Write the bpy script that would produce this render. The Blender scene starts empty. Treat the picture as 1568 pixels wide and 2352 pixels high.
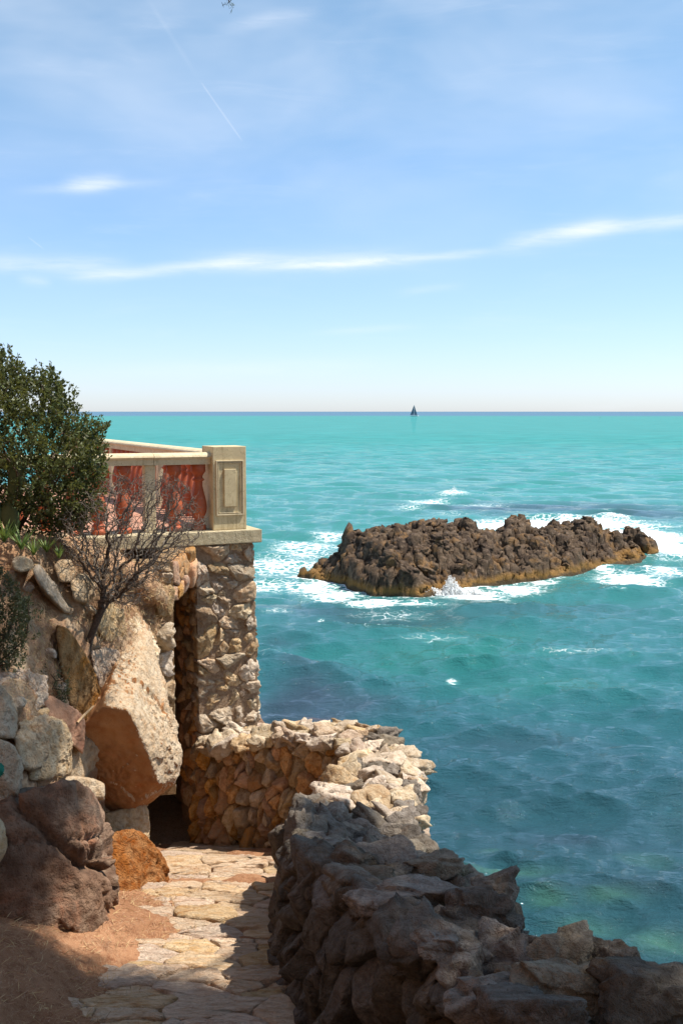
import bpy, bmesh, math, random
import numpy as np
from mathutils import Vector, Matrix

# ------------------------------------------------------------------ scene, camera, light
SC = bpy.context.scene
COL = SC.collection
rng = np.random.default_rng(7)
random.seed(7)
R = math.radians
EYE, F, HOR = 8.0, 2480.0, 945.0
PITCH = math.atan((1176 - HOR) / F)
CP, SP = math.cos(PITCH), math.sin(PITCH)

cd = bpy.data.cameras.new('camera'); cam = bpy.data.objects.new('camera', cd); COL.objects.link(cam)
cam.location = (0, 0, EYE); cam.rotation_euler = (R(90) - PITCH, 0, 0)
cd.sensor_fit = 'VERTICAL'; cd.sensor_height = 36.0; cd.lens = 36.0 * F / 2352.0
cd.clip_start = 0.05; cd.clip_end = 60000
SC.camera = cam

SUN_EL, SUN_AZ = R(62), R(83)            # azimuth from +Y towards +X
SUN = Vector((math.cos(SUN_EL) * math.sin(SUN_AZ), math.cos(SUN_EL) * math.cos(SUN_AZ), math.sin(SUN_EL)))
ld = bpy.data.lights.new('sun', 'SUN'); ld.energy = 5.0; ld.angle = R(0.53); ld.color = (1.0, 0.93, 0.82)
sun = bpy.data.objects.new('sun', ld); COL.objects.link(sun); sun.location = (20, 10, 40)
sun.rotation_euler = (-SUN).to_track_quat('-Z', 'Y').to_euler()

SC.view_settings.view_transform = 'Standard'; SC.view_settings.look = 'None'
SC.view_settings.exposure = 0.6; SC.view_settings.gamma = 1.0; SC.view_settings.use_curve_mapping = False
SC.render.engine = 'CYCLES'
SC.cycles.use_denoising = True
SC.cycles.max_bounces = 6; SC.cycles.diffuse_bounces = 4; SC.cycles.glossy_bounces = 3
SC.cycles.sample_clamp_indirect = 6.0
SKY_STRENGTH = 0.102


def ray(px, py):
    ux, uy = (px - 784) / F, (1176 - py) / F
    return np.array([ux, CP + uy * SP, -SP + uy * CP])


def P(px, py, d):
    """point seen in that direction, d metres in front of the viewer"""
    r = ray(px, py)
    r = r * (d / r[1])
    return np.array([r[0], d, EYE + r[2]])


def SEA(px, py):
    r = ray(px, py)
    t = -EYE / r[2]
    return r[0] * t, r[1] * t


class NT:
    """small helper to write node trees"""
    def __init__(s, tree):
        s.t = tree; s.t.nodes.clear()

    def n(s, kind, **kw):
        nd = s.t.nodes.new(kind)
        for k, v in kw.items():
            if k == 'inp':
                for i, val in v.items():
                    s.put(nd, i, val)
            else:
                setattr(nd, k, v)
        return nd

    def put(s, nd, i, val):
        if isinstance(val, bpy.types.NodeSocket):
            s.t.links.new(val, nd.inputs[i])
        else:
            nd.inputs[i].default_value = val

    def m(s, op, a, b=0.0, c=0.0, clamp=False):
        nd = s.n('ShaderNodeMath', operation=op, use_clamp=clamp)
        s.put(nd, 0, a); s.put(nd, 1, b)
        if op in ('MULTIPLY_ADD', 'SMOOTH_MIN', 'COMPARE', 'WRAP'):
            s.put(nd, 2, c)
        return nd.outputs[0]

    def step(s, x, a, b, lo=0.0, hi=1.0):
        nd = s.n('ShaderNodeMapRange', interpolation_type='SMOOTHSTEP')
        s.put(nd, 0, x); s.put(nd, 1, a); s.put(nd, 2, b); s.put(nd, 3, lo); s.put(nd, 4, hi)
        return nd.outputs[0]

    def mix(s, f, a, b, mode='MIX'):
        nd = s.n('ShaderNodeMix', data_type='RGBA', blend_type=mode, clamp_factor=True)
        for i, v in ((0, f), (6, a), (7, b)):
            if isinstance(v, tuple) and len(v) == 3:
                v = v + (1.0,)
            s.put(nd, i, v)
        return nd.outputs[2]

    def noise(s, vec, scale, detail=4.0, rough=0.55, dist=0.0):
        nd = s.n('ShaderNodeTexNoise', inp={'Scale': scale, 'Detail': detail, 'Roughness': rough, 'Distortion': dist})
        if vec is not None:
            s.put(nd, 'Vector', vec)
        return nd.outputs[0]

    def vmap(s, vec, scale=(1, 1, 1), rot=(0, 0, 0), loc=(0, 0, 0)):
        nd = s.n('ShaderNodeMapping')
        s.put(nd, 0, vec)
        nd.inputs[1].default_value = loc; nd.inputs[2].default_value = rot; nd.inputs[3].default_value = scale
        return nd.outputs[0]


# ------------------------------------------------------------------ sky: Nishita with thin cirrus and contrails
W = bpy.data.worlds.new('World'); SC.world = W; W.use_nodes = True
w = NT(W.node_tree)
sky = w.n('ShaderNodeTexSky', sky_type='NISHITA')
sky.sun_disc = False; sky.sun_elevation = SUN_EL; sky.sun_rotation = SUN_AZ
sky.altitude = 0; sky.air_density = 0.85; sky.dust_density = 0.35; sky.ozone_density = 1.6
geo = w.n('ShaderNodeTexCoord')
sep = w.n('ShaderNodeSeparateXYZ', inp={0: geo.outputs['Generated']})
az = w.m('ARCTAN2', sep.outputs[0], sep.outputs[1])
el = w.m('ARCSINE', sep.outputs[2])
ae = w.n('ShaderNodeCombineXYZ', inp={0: az, 1: el, 2: 0.0}).outputs[0]


def azel(px, py):
    r = ray(px, py); r = r / np.linalg.norm(r)
    return math.atan2(r[0], r[1]), math.asin(r[2])


rotv = w.vmap(ae, scale=(2.2, 14.0, 1.0), rot=(0, 0, R(-7)))
n_streak = w.noise(rotv, 3.0, 6.0, 0.62, 0.6)
n_fine = w.noise(w.vmap(ae, scale=(9, 70, 1), rot=(0, 0, R(-6))), 2.0, 6.0, 0.65, 0.4)
n_soft = w.noise(w.vmap(ae, scale=(2.4, 6.0, 1), rot=(0, 0, R(10))), 1.7, 4.0, 0.5, 0.25)
veil = w.m('MULTIPLY', w.step(n_soft, 0.30, 0.78), w.step(el, 0.05, 0.30))
cloud = w.m('MULTIPLY', veil, 0.34)
cloud = w.m('ADD', cloud, w.m('MULTIPLY', w.step(n_streak, 0.50, 0.95), 0.16))


def streak(x0, y0, x1, y1, wid, strength, rag=0.7, fade=0.18):
    """a band of cirrus between two directions, ragged by noise"""
    global cloud
    a0, e0 = azel(x0, y0); a1, e1 = azel(x1, y1)
    L = math.hypot(a1 - a0, e1 - e0); c, s_ = (a1 - a0) / L, (e1 - e0) / L
    da = w.m('SUBTRACT', az, a0); de = w.m('SUBTRACT', el, e0)
    t = w.m('DIVIDE', w.m('ADD', w.m('MULTIPLY', da, c), w.m('MULTIPLY', de, s_)), L)
    n = w.m('ADD', w.m('MULTIPLY', da, -s_), w.m('MULTIPLY', de, c))
    if rag > 0:
        n = w.m('ADD', n, w.m('MULTIPLY', w.m('SUBTRACT', n_streak, 0.5), rag * wid / F * 2.4))
    g = w.m('DIVIDE', n, wid * (1.12 if rag > 0 else 1.0) / F)
    g = w.m('EXPONENT', w.m('MULTIPLY', w.m('MULTIPLY', g, g), -1.0))
    k = w.m('MULTIPLY', w.step(t, -0.02, fade), w.step(t, 1.02, 1.0 - fade))
    g = w.m('MULTIPLY', g, k)
    if rag > 0:
        g = w.m('MULTIPLY', g, w.step(n_fine, 0.25, 0.62, 0.45, 1.0))
    cloud = w.m('ADD', cloud, w.m('MULTIPLY', g, strength * .62))


streak(-120, 598, 330, 612, 17, 0.55, 0.9, 0.3)
streak(130, 640, 640, 596, 11, 0.75, 0.5, 0.25)
streak(400, 606, 1000, 592, 19, 0.75, 0.7, 0.35)
streak(540, 620, 1230, 570, 8, 0.65, 0.5, 0.3)
streak(1120, 572, 1460, 505, 17, 0.75, 0.6, 0.35)
streak(1230, 536, 1900, 470, 12, 0.75, 0.5, 0.25)
streak(0, 440, 420, 415, 9, 0.40, 0.8, 0.4)
streak(125, 434, 300, 412, 15, 0.65, 0.7, 0.45)
streak(480, 70, 760, 18, 13, 0.35, 0.8, 0.4)
streak(460, 186, 558, 326, 1.7, 0.24, 0.0, 0.12)
streak(330, -20, 460, 186, 5.0, 0.07, 0.0, 0.3)
streak(62, 542, 104, 574, 1.5, 0.22, 0.0, 0.3)
streak(690, 766, 1000, 748, 7, 0.28, 0.6, 0.4)
streak(900, 672, 1080, 655, 7, 0.25, 0.6, 0.4)
streak(30, 640, 130, 652, 9, 0.35, 0.6, 0.4)
streak(100, 860, 1000, 832, 16, 0.25, 0.7, 0.4)
cloud = w.m('MINIMUM', cloud, 0.92)
grade = w.mix(w.step(el, 0.0, 0.36), (0.93, 1.00, 1.27), (1.12, 1.27, 1.20))
tint = w.mix(1.0, sky.outputs[0], grade, 'MULTIPLY')
skyc = w.mix(cloud, tint, (6.6, 7.0, 7.7))
bg = w.n('ShaderNodeBackground', inp={'Color': skyc, 'Strength': SKY_STRENGTH})
wo = w.n('ShaderNodeOutputWorld'); w.t.links.new(bg.outputs[0], wo.inputs[0])

# ------------------------------------------------------------------ numpy helpers
_perm = np.random.default_rng(11).permutation(256).astype(np.int32)
_perm = np.concatenate([_perm, _perm])
_gr = np.random.default_rng(12).normal(size=(256, 3)); _gr /= np.linalg.norm(_gr, axis=1)[:, None]


def pn(p, scale=1.0, off=0.0):
    """gradient noise, roughly -1..1"""
    q = np.asarray(p, dtype=np.float64) * scale + off
    i = np.floor(q).astype(np.int64); f = q - i
    u = f * f * f * (f * (f * 6 - 15) + 10)
    i &= 255
    out = 0
    for dx in (0, 1):
        for dy in (0, 1):
            for dz in (0, 1):
                h = _perm[_perm[_perm[(i[:, 0] + dx) & 255] + ((i[:, 1] + dy) & 255)] + ((i[:, 2] + dz) & 255)]
                g = _gr[h]
                d = g[:, 0] * (f[:, 0] - dx) + g[:, 1] * (f[:, 1] - dy) + g[:, 2] * (f[:, 2] - dz)
                wt = (u[:, 0] if dx else 1 - u[:, 0]) * (u[:, 1] if dy else 1 - u[:, 1]) * (u[:, 2] if dz else 1 - u[:, 2])
                out = out + d * wt
    return out * 1.5


def fbm(p, scale, octv=4, gain=0.5, off=0.0, ridge=False):
    s = 0; a = 1.0; tot = 0
    for k in range(octv):
        v = pn(p, scale * 2 ** k, off + 17.3 * k)
        if ridge:
            v = 1 - 2 * np.abs(v)
        s = s + a * v; tot += a; a *= gain
    return s / tot


def worley(p2, size, seed, tilted=False):
    """distance to nearest jittered point on a plane, and that cell's random number"""
    q = p2 / size; i0 = np.floor(q).astype(np.int64)
    best = np.full(len(q), 9.0); rnd = np.zeros(len(q)); tilt = np.zeros(len(q))
    for dx in (-1, 0, 1):
        for dy in (-1, 0, 1):
            c = i0 + np.array([dx, dy])
            h = (c[:, 0] * 73856093 ^ c[:, 1] * 19349663 ^ seed * 83492791) & 0xFFFFFF
            rx = ((h * 1103515245 + 12345) & 0xFFFF) / 65535.0
            ry = ((h * 22695477 + 1) >> 3 & 0xFFFF) / 65535.0
            rz = ((h * 69069 + 7) >> 5 & 0xFFFF) / 65535.0
            d = np.hypot(c[:, 0] + rx - q[:, 0], c[:, 1] + ry - q[:, 1])
            k = d < best
            best = np.where(k, d, best); rnd = np.where(k, rz, rnd)
            a_ = rz * 39.7 + rx * 11; tl = np.cos(a_) * (q[:, 0] - c[:, 0] - rx) + np.sin(a_) * (q[:, 1] - c[:, 1] - ry)
            tilt = np.where(k, tl, tilt)
    return (best, rnd, tilt) if tilted else (best, rnd)


def sstep(x, a, b):
    t = np.clip((x - a) / (b - a), 0, 1)
    return t * t * (3 - 2 * t)


def make_mesh(name, V, faces, mat=None, smooth=True):
    """faces: list of int arrays (n,3) / (n,4)"""
    me = bpy.data.meshes.new(name)
    V = np.asarray(V, dtype=np.float32)
    faces = [np.asarray(f, dtype=np.int32) for f in faces if len(f)]
    me.vertices.add(len(V)); me.vertices.foreach_set('co', V.ravel())
    loops = np.concatenate([f.ravel() for f in faces])
    sizes = np.concatenate([np.full(len(f), f.shape[1], dtype=np.int32) for f in faces])
    me.loops.add(len(loops)); me.loops.foreach_set('vertex_index', loops)
    me.polygons.add(len(sizes))
    me.polygons.foreach_set('loop_start', np.concatenate([[0], np.cumsum(sizes)[:-1]]).astype(np.int32))
    me.polygons.foreach_set('use_smooth', np.full(len(sizes), smooth))
    if mat:
        me.materials.append(mat)
    me.update(calc_edges=True)
    return me


def put(name, V, faces, mat, parent=None, smooth=True):
    V = np.asarray(V, dtype=np.float64)
    if parent is not None:
        p = parent; off = np.zeros(3)
        while p is not None:
            off += np.array(p.location); p = p.parent
        V = V - off
    o = bpy.data.objects.new(name, make_mesh(name, V, faces, mat, smooth))
    COL.objects.link(o)
    if parent is not None:
        o.parent = parent
    return o


def thing(name, loc, label, cat, group=None):
    o = bpy.data.objects.new(name, None); o.empty_display_size = 0.2; COL.objects.link(o)
    o.location = tuple(float(c) for c in loc)
    return tag(o, label, cat, group)


def tag(o, label=None, cat=None, group=None, kind=None):
    for k, v in (('label', label), ('category', cat), ('group', group), ('kind', kind)):
        if v:
            o[k] = v
    return o


_ico = {}


def ico(level):
    if level not in _ico:
        bm = bmesh.new(); bmesh.ops.create_icosphere(bm, subdivisions=level, radius=1)
        _ico[level] = (np.array([v.co[:] for v in bm.verts]), np.array([[v.index for v in f.verts] for f in bm.faces]))
        bm.free()
    return _ico[level]


def rnd_rot(r, tilt=1.0):
    a = r.uniform(0, 2 * math.pi)
    m = Matrix.Rotation(a, 3, 'Z') @ Matrix.Rotation(r.normal() * 0.25 * tilt, 3, 'X') @ Matrix.Rotation(r.normal() * 0.25 * tilt, 3, 'Y')
    return np.array(m)


def rock(center, size, seed, level=4, planes=10, power=34, rough=0.06, rot=None, tilt=1.0, chips=0.26):
    """a chipped stone: a softened random polyhedron with broken faces"""
    r = np.random.default_rng(seed)
    D, Fc = ico(level)
    n = r.normal(size=(planes, 3)); n /= np.linalg.norm(n, axis=1)[:, None]
    n = np.concatenate([n, np.eye(3), -np.eye(3)])
    dist = np.concatenate([r.uniform(0.62, 1.0, planes), r.uniform(0.8, 1.0, 6)])
    q = np.maximum(D @ n.T, 0) / dist
    rad = (q ** power).sum(1) ** (-1.0 / power)
    V = D * rad[:, None]
    o = seed * 3.17 % 100
    d = rough * (0.9 * fbm(V, 1.6, 3, 0.55, o) + 0.55 * fbm(V, 5.0, 3, 0.6, o + 9, ridge=True))
    ns = 26
    site = r.normal(size=(ns, 3)); site /= np.linalg.norm(site, axis=1)[:, None]
    Dw = V + 0.10 * np.stack([pn(V, 3.1, o), pn(V, 3.1, o + 20), pn(V, 3.1, o + 40)], 1)
    Dw = Dw / np.linalg.norm(Dw, axis=1)[:, None]
    dt = Dw @ site.T; kk = dt.argmax(1); tl = r.normal(0, 1, (ns, 3))
    chip = ((Dw - site[kk]) * tl[kk]).sum(1)
    d = d + chips * chip + 0.55 * rough * fbm(V, 12.0, 2, 0.65, o + 5, ridge=True)
    V = V * (1 + d)[:, None] * np.asarray(size)
    M = rnd_rot(r, tilt) if rot is None else rot
    return V @ M.T + np.asarray(center), Fc


def hull_planes(points):
    bm = bmesh.new()
    for p in points:
        bm.verts.new(tuple(p))
    bmesh.ops.convex_hull(bm, input=bm.verts)
    bm.normal_update()
    pl = [(np.array(f.normal[:]), np.array(f.verts[0].co[:])) for f in bm.faces]
    bm.free()
    return pl


def hull_rock(points, level=6, power=26, rough=0.05, seed=1, fine=1.0, crack=None, aniso=(1, 1, 1), shift=0.0, chips=.05, sunlit_crust=0.0):
    """a boulder that fills the hull of the given corner points, worn and pitted"""
    pts = np.array(points); c = pts.mean(0)
    pl = hull_planes(pts)
    N = np.array([p[0] for p in pl]); dd = np.array([(p[1] - c) @ p[0] for p in pl])
    sgn = np.sign(dd); N = N * sgn[:, None]; dd = np.maximum(np.abs(dd), 0.02)
    D, Fc = ico(level)
    q = np.maximum(D @ N.T, 0) / dd
    rad = (q ** power).sum(1) ** (-1.0 / power)
    V = D * rad[:, None] + c
    A = np.asarray(aniso); o = seed * 5.3
    big = fbm(V * A, 1.7, 3, 0.5, o); mid = fbm(V * A, 6.0, 3, 0.55, o + 30, ridge=True)
    fn = fbm(V * A, 22.0, 3, 0.6, o + 60)
    pit = np.clip(pn(V, 11.0, o + 5) - 0.25, 0, 1)
    d = rough * (0.9 * big + 0.6 * mid * fine + 0.34 * fn * fine - 0.25 * pit * fine)
    rc = np.random.default_rng(seed * 7 + 3); ns = 20; ext = rad.mean()
    site = rc.normal(size=(ns, 3)); site /= np.linalg.norm(site, axis=1)[:, None]
    Dw = D + 0.12 * np.stack([pn(V, 2.6, o), pn(V, 2.6, o + 20), pn(V, 2.6, o + 40)], 1) + .03 * np.stack([pn(V, 11, o), pn(V, 11, o + 20), pn(V, 11, o + 40)], 1)
    Dw /= np.linalg.norm(Dw, axis=1)[:, None]
    kk = (Dw @ site.T).argmax(1); tl = rc.normal(0, 1, (ns, 3))
    d = d + chips * min(ext, 1.0) * ((Dw - site[kk]) * tl[kk]).sum(1)
    if sunlit_crust:
        wf = sstep(D @ np.array([.72, .10, .55]), .1, .5)
        d = d + sunlit_crust * wf * (.6 * fbm(V * (1, 1, .7), 5.0, 4, .65, o + 70, ridge=True) + .5 * fbm(V, 18, 2, .6, o + 80))
    dirn = D
    if crack is not None:
        for (pa, nb, wd, dp) in crack:
            s = (V - pa) @ nb + 0.03 * pn(V, 6, 3.0) + 0.015 * pn(V, 20, 7.0)
            d = d - dp * np.exp(-(s / wd) ** 2)
    return V + dirn * d[:, None], Fc


def spline(pts, per=12):
    pts = np.array(pts, dtype=float)
    e = np.concatenate([[2 * pts[0] - pts[1]], pts, [2 * pts[-1] - pts[-2]]])
    out = []
    for i in range(1, len(e) - 2):
        a, b, c, d = e[i - 1], e[i], e[i + 1], e[i + 2]
        for k in range(per):
            t = k / per
            out.append(0.5 * (2 * b + (c - a) * t + (2 * a - 5 * b + 4 * c - d) * t * t + (3 * b - a - 3 * c + d) * t ** 3))
    out.append(pts[-1])
    return np.array(out)


def grid_faces(nu, nv, off=0):
    i, j = np.meshgrid(np.arange(nu - 1), np.arange(nv - 1), indexing='ij')
    a = (i * nv + j).ravel() + off
    return np.stack([a, a + nv, a + nv + 1, a + 1], 1)


# ------------------------------------------------------------------ stones laid in a face: cells of a cut-up plane
def cells(ul, vl, n, aspect, r, relax=1):
    pts = r.uniform(0, 1, (n, 2)) * (ul, vl)
    S = np.array([1.0, 1.0 / aspect])
    for it in range(relax + 1):
        Q = pts * S; polys = []
        for i in range(n):
            poly = [(0, 0), (ul, 0), (ul, vl * S[1]), (0, vl * S[1])]
            dd = np.hypot(*(Q - Q[i]).T); order = np.argsort(dd)[1:22]
            for j in order:
                m = (Q[i] + Q[j]) / 2; nn = Q[j] - Q[i]
                new = []
                for k in range(len(poly)):
                    a, b = poly[k], poly[(k + 1) % len(poly)]
                    sa = (a[0] - m[0]) * nn[0] + (a[1] - m[1]) * nn[1]
                    sb = (b[0] - m[0]) * nn[0] + (b[1] - m[1]) * nn[1]
                    if sa <= 0:
                        new.append(a)
                    if sa * sb < 0:
                        t = sa / (sa - sb); new.append((a[0] + (b[0] - a[0]) * t, a[1] + (b[1] - a[1]) * t))
                poly = new
                if len(poly) < 3:
                    break
            polys.append(np.array(poly) / S if len(poly) >= 3 else None)
        if it < relax:
            pts = np.array([p.mean(0) * 0.6 + q * 0.4 if p is not None else q for p, q in zip(polys, pts)])
    return [p for p in polys if p is not None]


def lay_stones(parent, surf, ul, vl, n, mats, seed, aspect=1.0, gap=0.022, bulge=0.07, back=0.10, relax=1,
               nper=22, rough=0.012, over=0.0, name='stone', keep=None, slope=0.6):
    """surf(u,v) -> (points, outward normals). One mesh object for each stone."""
    r = np.random.default_rng(seed)
    made = []
    for poly in cells(ul, vl, n, aspect, r, relax):
        c = poly.mean(0)
        if keep is not None and not keep(c):
            continue
        size = math.sqrt(max(0.5 * abs(np.dot(poly[:, 0], np.roll(poly[:, 1], -1)) - np.dot(poly[:, 1], np.roll(poly[:, 0], -1))), 1e-5))
        if size < 0.028:
            continue
        # round the corners, even the rim out
        q = poly
        for _ in range(1):
            nx = np.roll(q, -1, 0); q = np.stack([q * 0.91 + nx * 0.09, q * 0.09 + nx * 0.91], 1).reshape(-1, 2)
        seg = np.roll(q, -1, 0) - q; L = np.hypot(seg[:, 0], seg[:, 1]); cum = np.concatenate([[0], np.cumsum(L)])
        t = np.linspace(0, cum[-1], nper, endpoint=False)
        k = np.clip(np.searchsorted(cum, t, 'right') - 1, 0, len(q) - 1)
        rim = q[k] + seg[k] * ((t - cum[k]) / np.maximum(L[k], 1e-9))[:, None]
        rim = c + (rim - c) * max(0.55, 1 - gap * r.uniform(0.6, 1.5) / size)
        rim = rim + r.normal(0, 0.034, rim.shape) * size
        rim[:, 0] = np.where((rim[:, 0] < 0.02), rim[:, 0] - over, np.where(rim[:, 0] > ul - 0.02, rim[:, 0] + over, rim[:, 0]))
        npl = 4
        ga = r.normal(0, slope, (npl, 2)); h0 = bulge * min(1.5, size / 0.2) * r.uniform(0.55, 1.25) + r.uniform(0, 0.35, npl) * size * 0.35
        rings = (1.02, 1.0, 0.975, 0.90, 0.72, 0.48, 0.24)
        uv, dep = [], []
        for kk, s in enumerate(rings):
            pt = c + (rim - c) * s
            rel = pt - c
            h = np.min(h0[None] + rel @ ga.T, axis=1)
            edge = (0, 0.5, 0.82, 1, 1, 1, 1)[kk]
            dep.append(np.full(nper, -back) if kk == 0 else h * edge - (1 - edge) * 0.02); uv.append(pt)
        uv.append(c[None]); dep.append(np.array([np.min(h0)]))
        uv = np.concatenate(uv); dep = np.concatenate(dep)
        pos, nor = surf(uv[:, 0], uv[:, 1])
        fr = np.arange(len(uv)) >= nper
        sc = 1.0 / max(size, 0.06)
        nz = rough * (1.1 * fbm(pos, sc * 1.1, 3, 0.6, seed) + 0.9 * fbm(pos, sc * 3.6, 3, 0.65, seed + 3, ridge=True)) * min(1.6, size / 0.15 + 0.3)
        V = pos + nor * (dep + np.where(fr, nz, 0))[:, None]
        nr = len(rings); f4 = []
        ii = np.arange(nper); jj = (ii + 1) % nper
        for kk in range(nr - 1):
            f4.append(np.stack([kk * nper + ii, kk * nper + jj, (kk + 1) * nper + jj, (kk + 1) * nper + ii], 1))
        f4 = np.concatenate(f4)
        f3 = np.stack([(nr - 1) * nper + ii, (nr - 1) * nper + jj, np.full(nper, nr * nper)], 1)
        # face winding towards the outward normal
        a, b, d_ = V[f3[0]]
        if np.dot(np.cross(b - a, d_ - a), nor[-1]) < 0:
            f4 = f4[:, ::-1]; f3 = f3[:, ::-1]
        made.append(put(name, V, [f4, f3], mats[int(r.integers(len(mats)))], parent))
    return made


# ------------------------------------------------------------------ materials
def new_mat(name):
    m = bpy.data.materials.new(name); m.use_nodes = True
    t = NT(m.node_tree)
    return m, t


def finish(t, color, rough=0.9, bump=None, bstr=0.4, bdist=0.02, spec=0.25, trans=None, tfac=0.3):
    b = t.n('ShaderNodeBsdfPrincipled')
    t.put(b, 'Base Color', color if not isinstance(color, tuple) else (*color, 1.0)[:4])
    t.put(b, 'Roughness', rough); t.put(b, 'Specular IOR Level', spec)
    if bump is not None:
        bp = t.n('ShaderNodeBump', inp={'Strength': bstr, 'Distance': bdist}); t.put(bp, 'Height', bump)
        t.put(b, 'Normal', bp.outputs[0])
    o = t.n('ShaderNodeOutputMaterial')
    if trans is not None:
        tr = t.n('ShaderNodeBsdfTranslucent'); t.put(tr, 'Color', trans)
        ms = t.n('ShaderNodeMixShader', inp={0: tfac}); t.t.links.new(b.outputs[0], ms.inputs[1]); t.t.links.new(tr.outputs[0], ms.inputs[2])
        t.t.links.new(ms.outputs[0], o.inputs[0])
    else:
        t.t.links.new(b.outputs[0], o.inputs[0])
    return b


def rock_mat(name, cols, scale=3.0, bstr=0.6, bdist=0.02, vary=0.25, stain=(0.16, 0.08, 0.03), stain_amt=0.3, dark_pits=0.5, stretch=(1, 1, 1), ridge=1.0):
    m, t = new_mat(name)
    tc = t.n('ShaderNodeNewGeometry').outputs['Position']
    v = t.vmap(tc, scale=stretch)
    n1 = t.noise(v, scale, 5, 0.6, 0.3); n2 = t.noise(v, scale * 5.5, 5, 0.65); n3 = t.noise(v, scale * 22, 4, 0.7)
    c = t.mix(t.step(n1, 0.32, 0.68), cols[0], cols[1])
    c = t.mix(t.step(n2, 0.40, 0.68), c, cols[2])
    st = t.noise(v, scale * 1.7, 6, 0.7, 1.0)
    c = t.mix(t.m('MULTIPLY', t.step(st, 0.52, 0.72), stain_amt), c, stain)
    oi = t.n('ShaderNodeObjectInfo').outputs['Random']
    hv = t.n('ShaderNodeHueSaturation')
    t.put(hv, 'Hue', t.m('MULTIPLY_ADD', oi, 0.014, 0.492))
    wn = t.n('ShaderNodeTexWhiteNoise', noise_dimensions='1D', inp={'W': oi}).outputs[0]
    t.put(hv, 'Value', t.m('MULTIPLY_ADD', wn, vary * 2, 1 - vary)); t.put(hv, 'Saturation', t.m('MULTIPLY_ADD', oi, 0.4, 0.8)); t.put(hv, 'Color', c)
    pits = t.step(n3, 0.30, 0.46)
    c2 = t.mix(t.m('MULTIPLY', t.m('SUBTRACT', 1.0, pits), dark_pits), hv.outputs[0], (cols[0][0] * 0.35, cols[0][1] * 0.3, cols[0][2] * 0.25))
    h = t.m('ADD', t.m('MULTIPLY', n2, 0.8), t.m('MULTIPLY', n3, 0.55))
    rg_ = t.m('ABSOLUTE', t.m('SUBTRACT', t.noise(v, scale * 3.2, 5, 0.6, 0.8), 0.5))
    h = t.m('ADD', h, t.m('MULTIPLY', pits, 0.25)); h = t.m('ADD', h, t.m('MULTIPLY', t.m('MINIMUM', rg_, 0.12), 5.0 * ridge))
    c2 = t.mix(t.step(rg_, 0.022, 0.0, 0.0, 0.35 * ridge), c2, (cols[0][0] * 0.4, cols[0][1] * 0.34, cols[0][2] * 0.28))
    finish(t, c2, 0.93, h, bstr, bdist, 0.15)
    return m


M_pale = rock_mat('limestone_pale', [(.54, .44, .325), (.61, .51, .39), (.43, .32, .215)], 3.2, 0.7, 0.02)
M_warm = rock_mat('limestone_warm', [(.50, .37, .24), (.57, .45, .32), (.40, .26, .15)], 3.4, 0.7, 0.02)
M_ochre = rock_mat('limestone_ochre', [(.52, .30, .15), (.58, .37, .20), (.42, .20, .085)], 3.6, 0.7, 0.02, stain=(.25, .10, .03))  # earth-tinted stone, its orange and brightness also standing in for bounced light
M_orange = rock_mat('limestone_orange', [(.46, .25, .13), (.42, .24, .13), (.36, .25, .16)], 3.0, 0.55, 0.015)
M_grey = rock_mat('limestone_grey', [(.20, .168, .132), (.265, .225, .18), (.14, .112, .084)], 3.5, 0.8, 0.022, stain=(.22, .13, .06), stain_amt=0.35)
M_greyshade = rock_mat('limestone_shaded', [(.138, .118, .097), (.192, .168, .142), (.098, .080, .063)], 3.5, 0.8, 0.022, stain=(.20, .11, .05), stain_amt=0.35)  # same limestone, darkened in colour to deepen the shade on the near wall
M_bould = rock_mat('boulder_ochre', [(.33, .165, .070), (.37, .20, .095), (.28, .13, .052)], 1.6, 0.5, 0.02, vary=0.04, stain=(.40, .13, .04), stain_amt=0.5, dark_pits=0.3, ridge=.15)
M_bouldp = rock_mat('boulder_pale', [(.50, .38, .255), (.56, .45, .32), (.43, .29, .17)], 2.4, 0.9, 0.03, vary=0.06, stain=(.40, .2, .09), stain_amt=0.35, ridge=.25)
M_bouldg = rock_mat('boulder_grey', [(.20, .100, .040), (.25, .165, .095), (.11, .055, .024)], 1.6, 0.8, 0.03, vary=0.06, stain=(.33, .13, .035), stain_amt=0.75, ridge=.35)
M_red = rock_mat('rock_rust', [(.34, .145, .070), (.42, .24, .14), (.24, .085, .040)], 2.6, 0.9, 0.03, vary=0.05, stain=(.42, .27, .15), stain_amt=0.45)
M_mortar = rock_mat('mortar', [(.36, .25, .155), (.43, .31, .205), (.26, .165, .09)], 6, 0.8, 0.02, vary=0.0)
M_paving = rock_mat('paving_limestone', [(.68, .51, .35), (.72, .57, .41), (.56, .36, .21)], 3.0, 0.9, 0.03, vary=0.10, stain=(.40, .20, .10), stain_amt=0.8, stretch=(0.6, 1.9, 1.5), ridge=.6)


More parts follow.
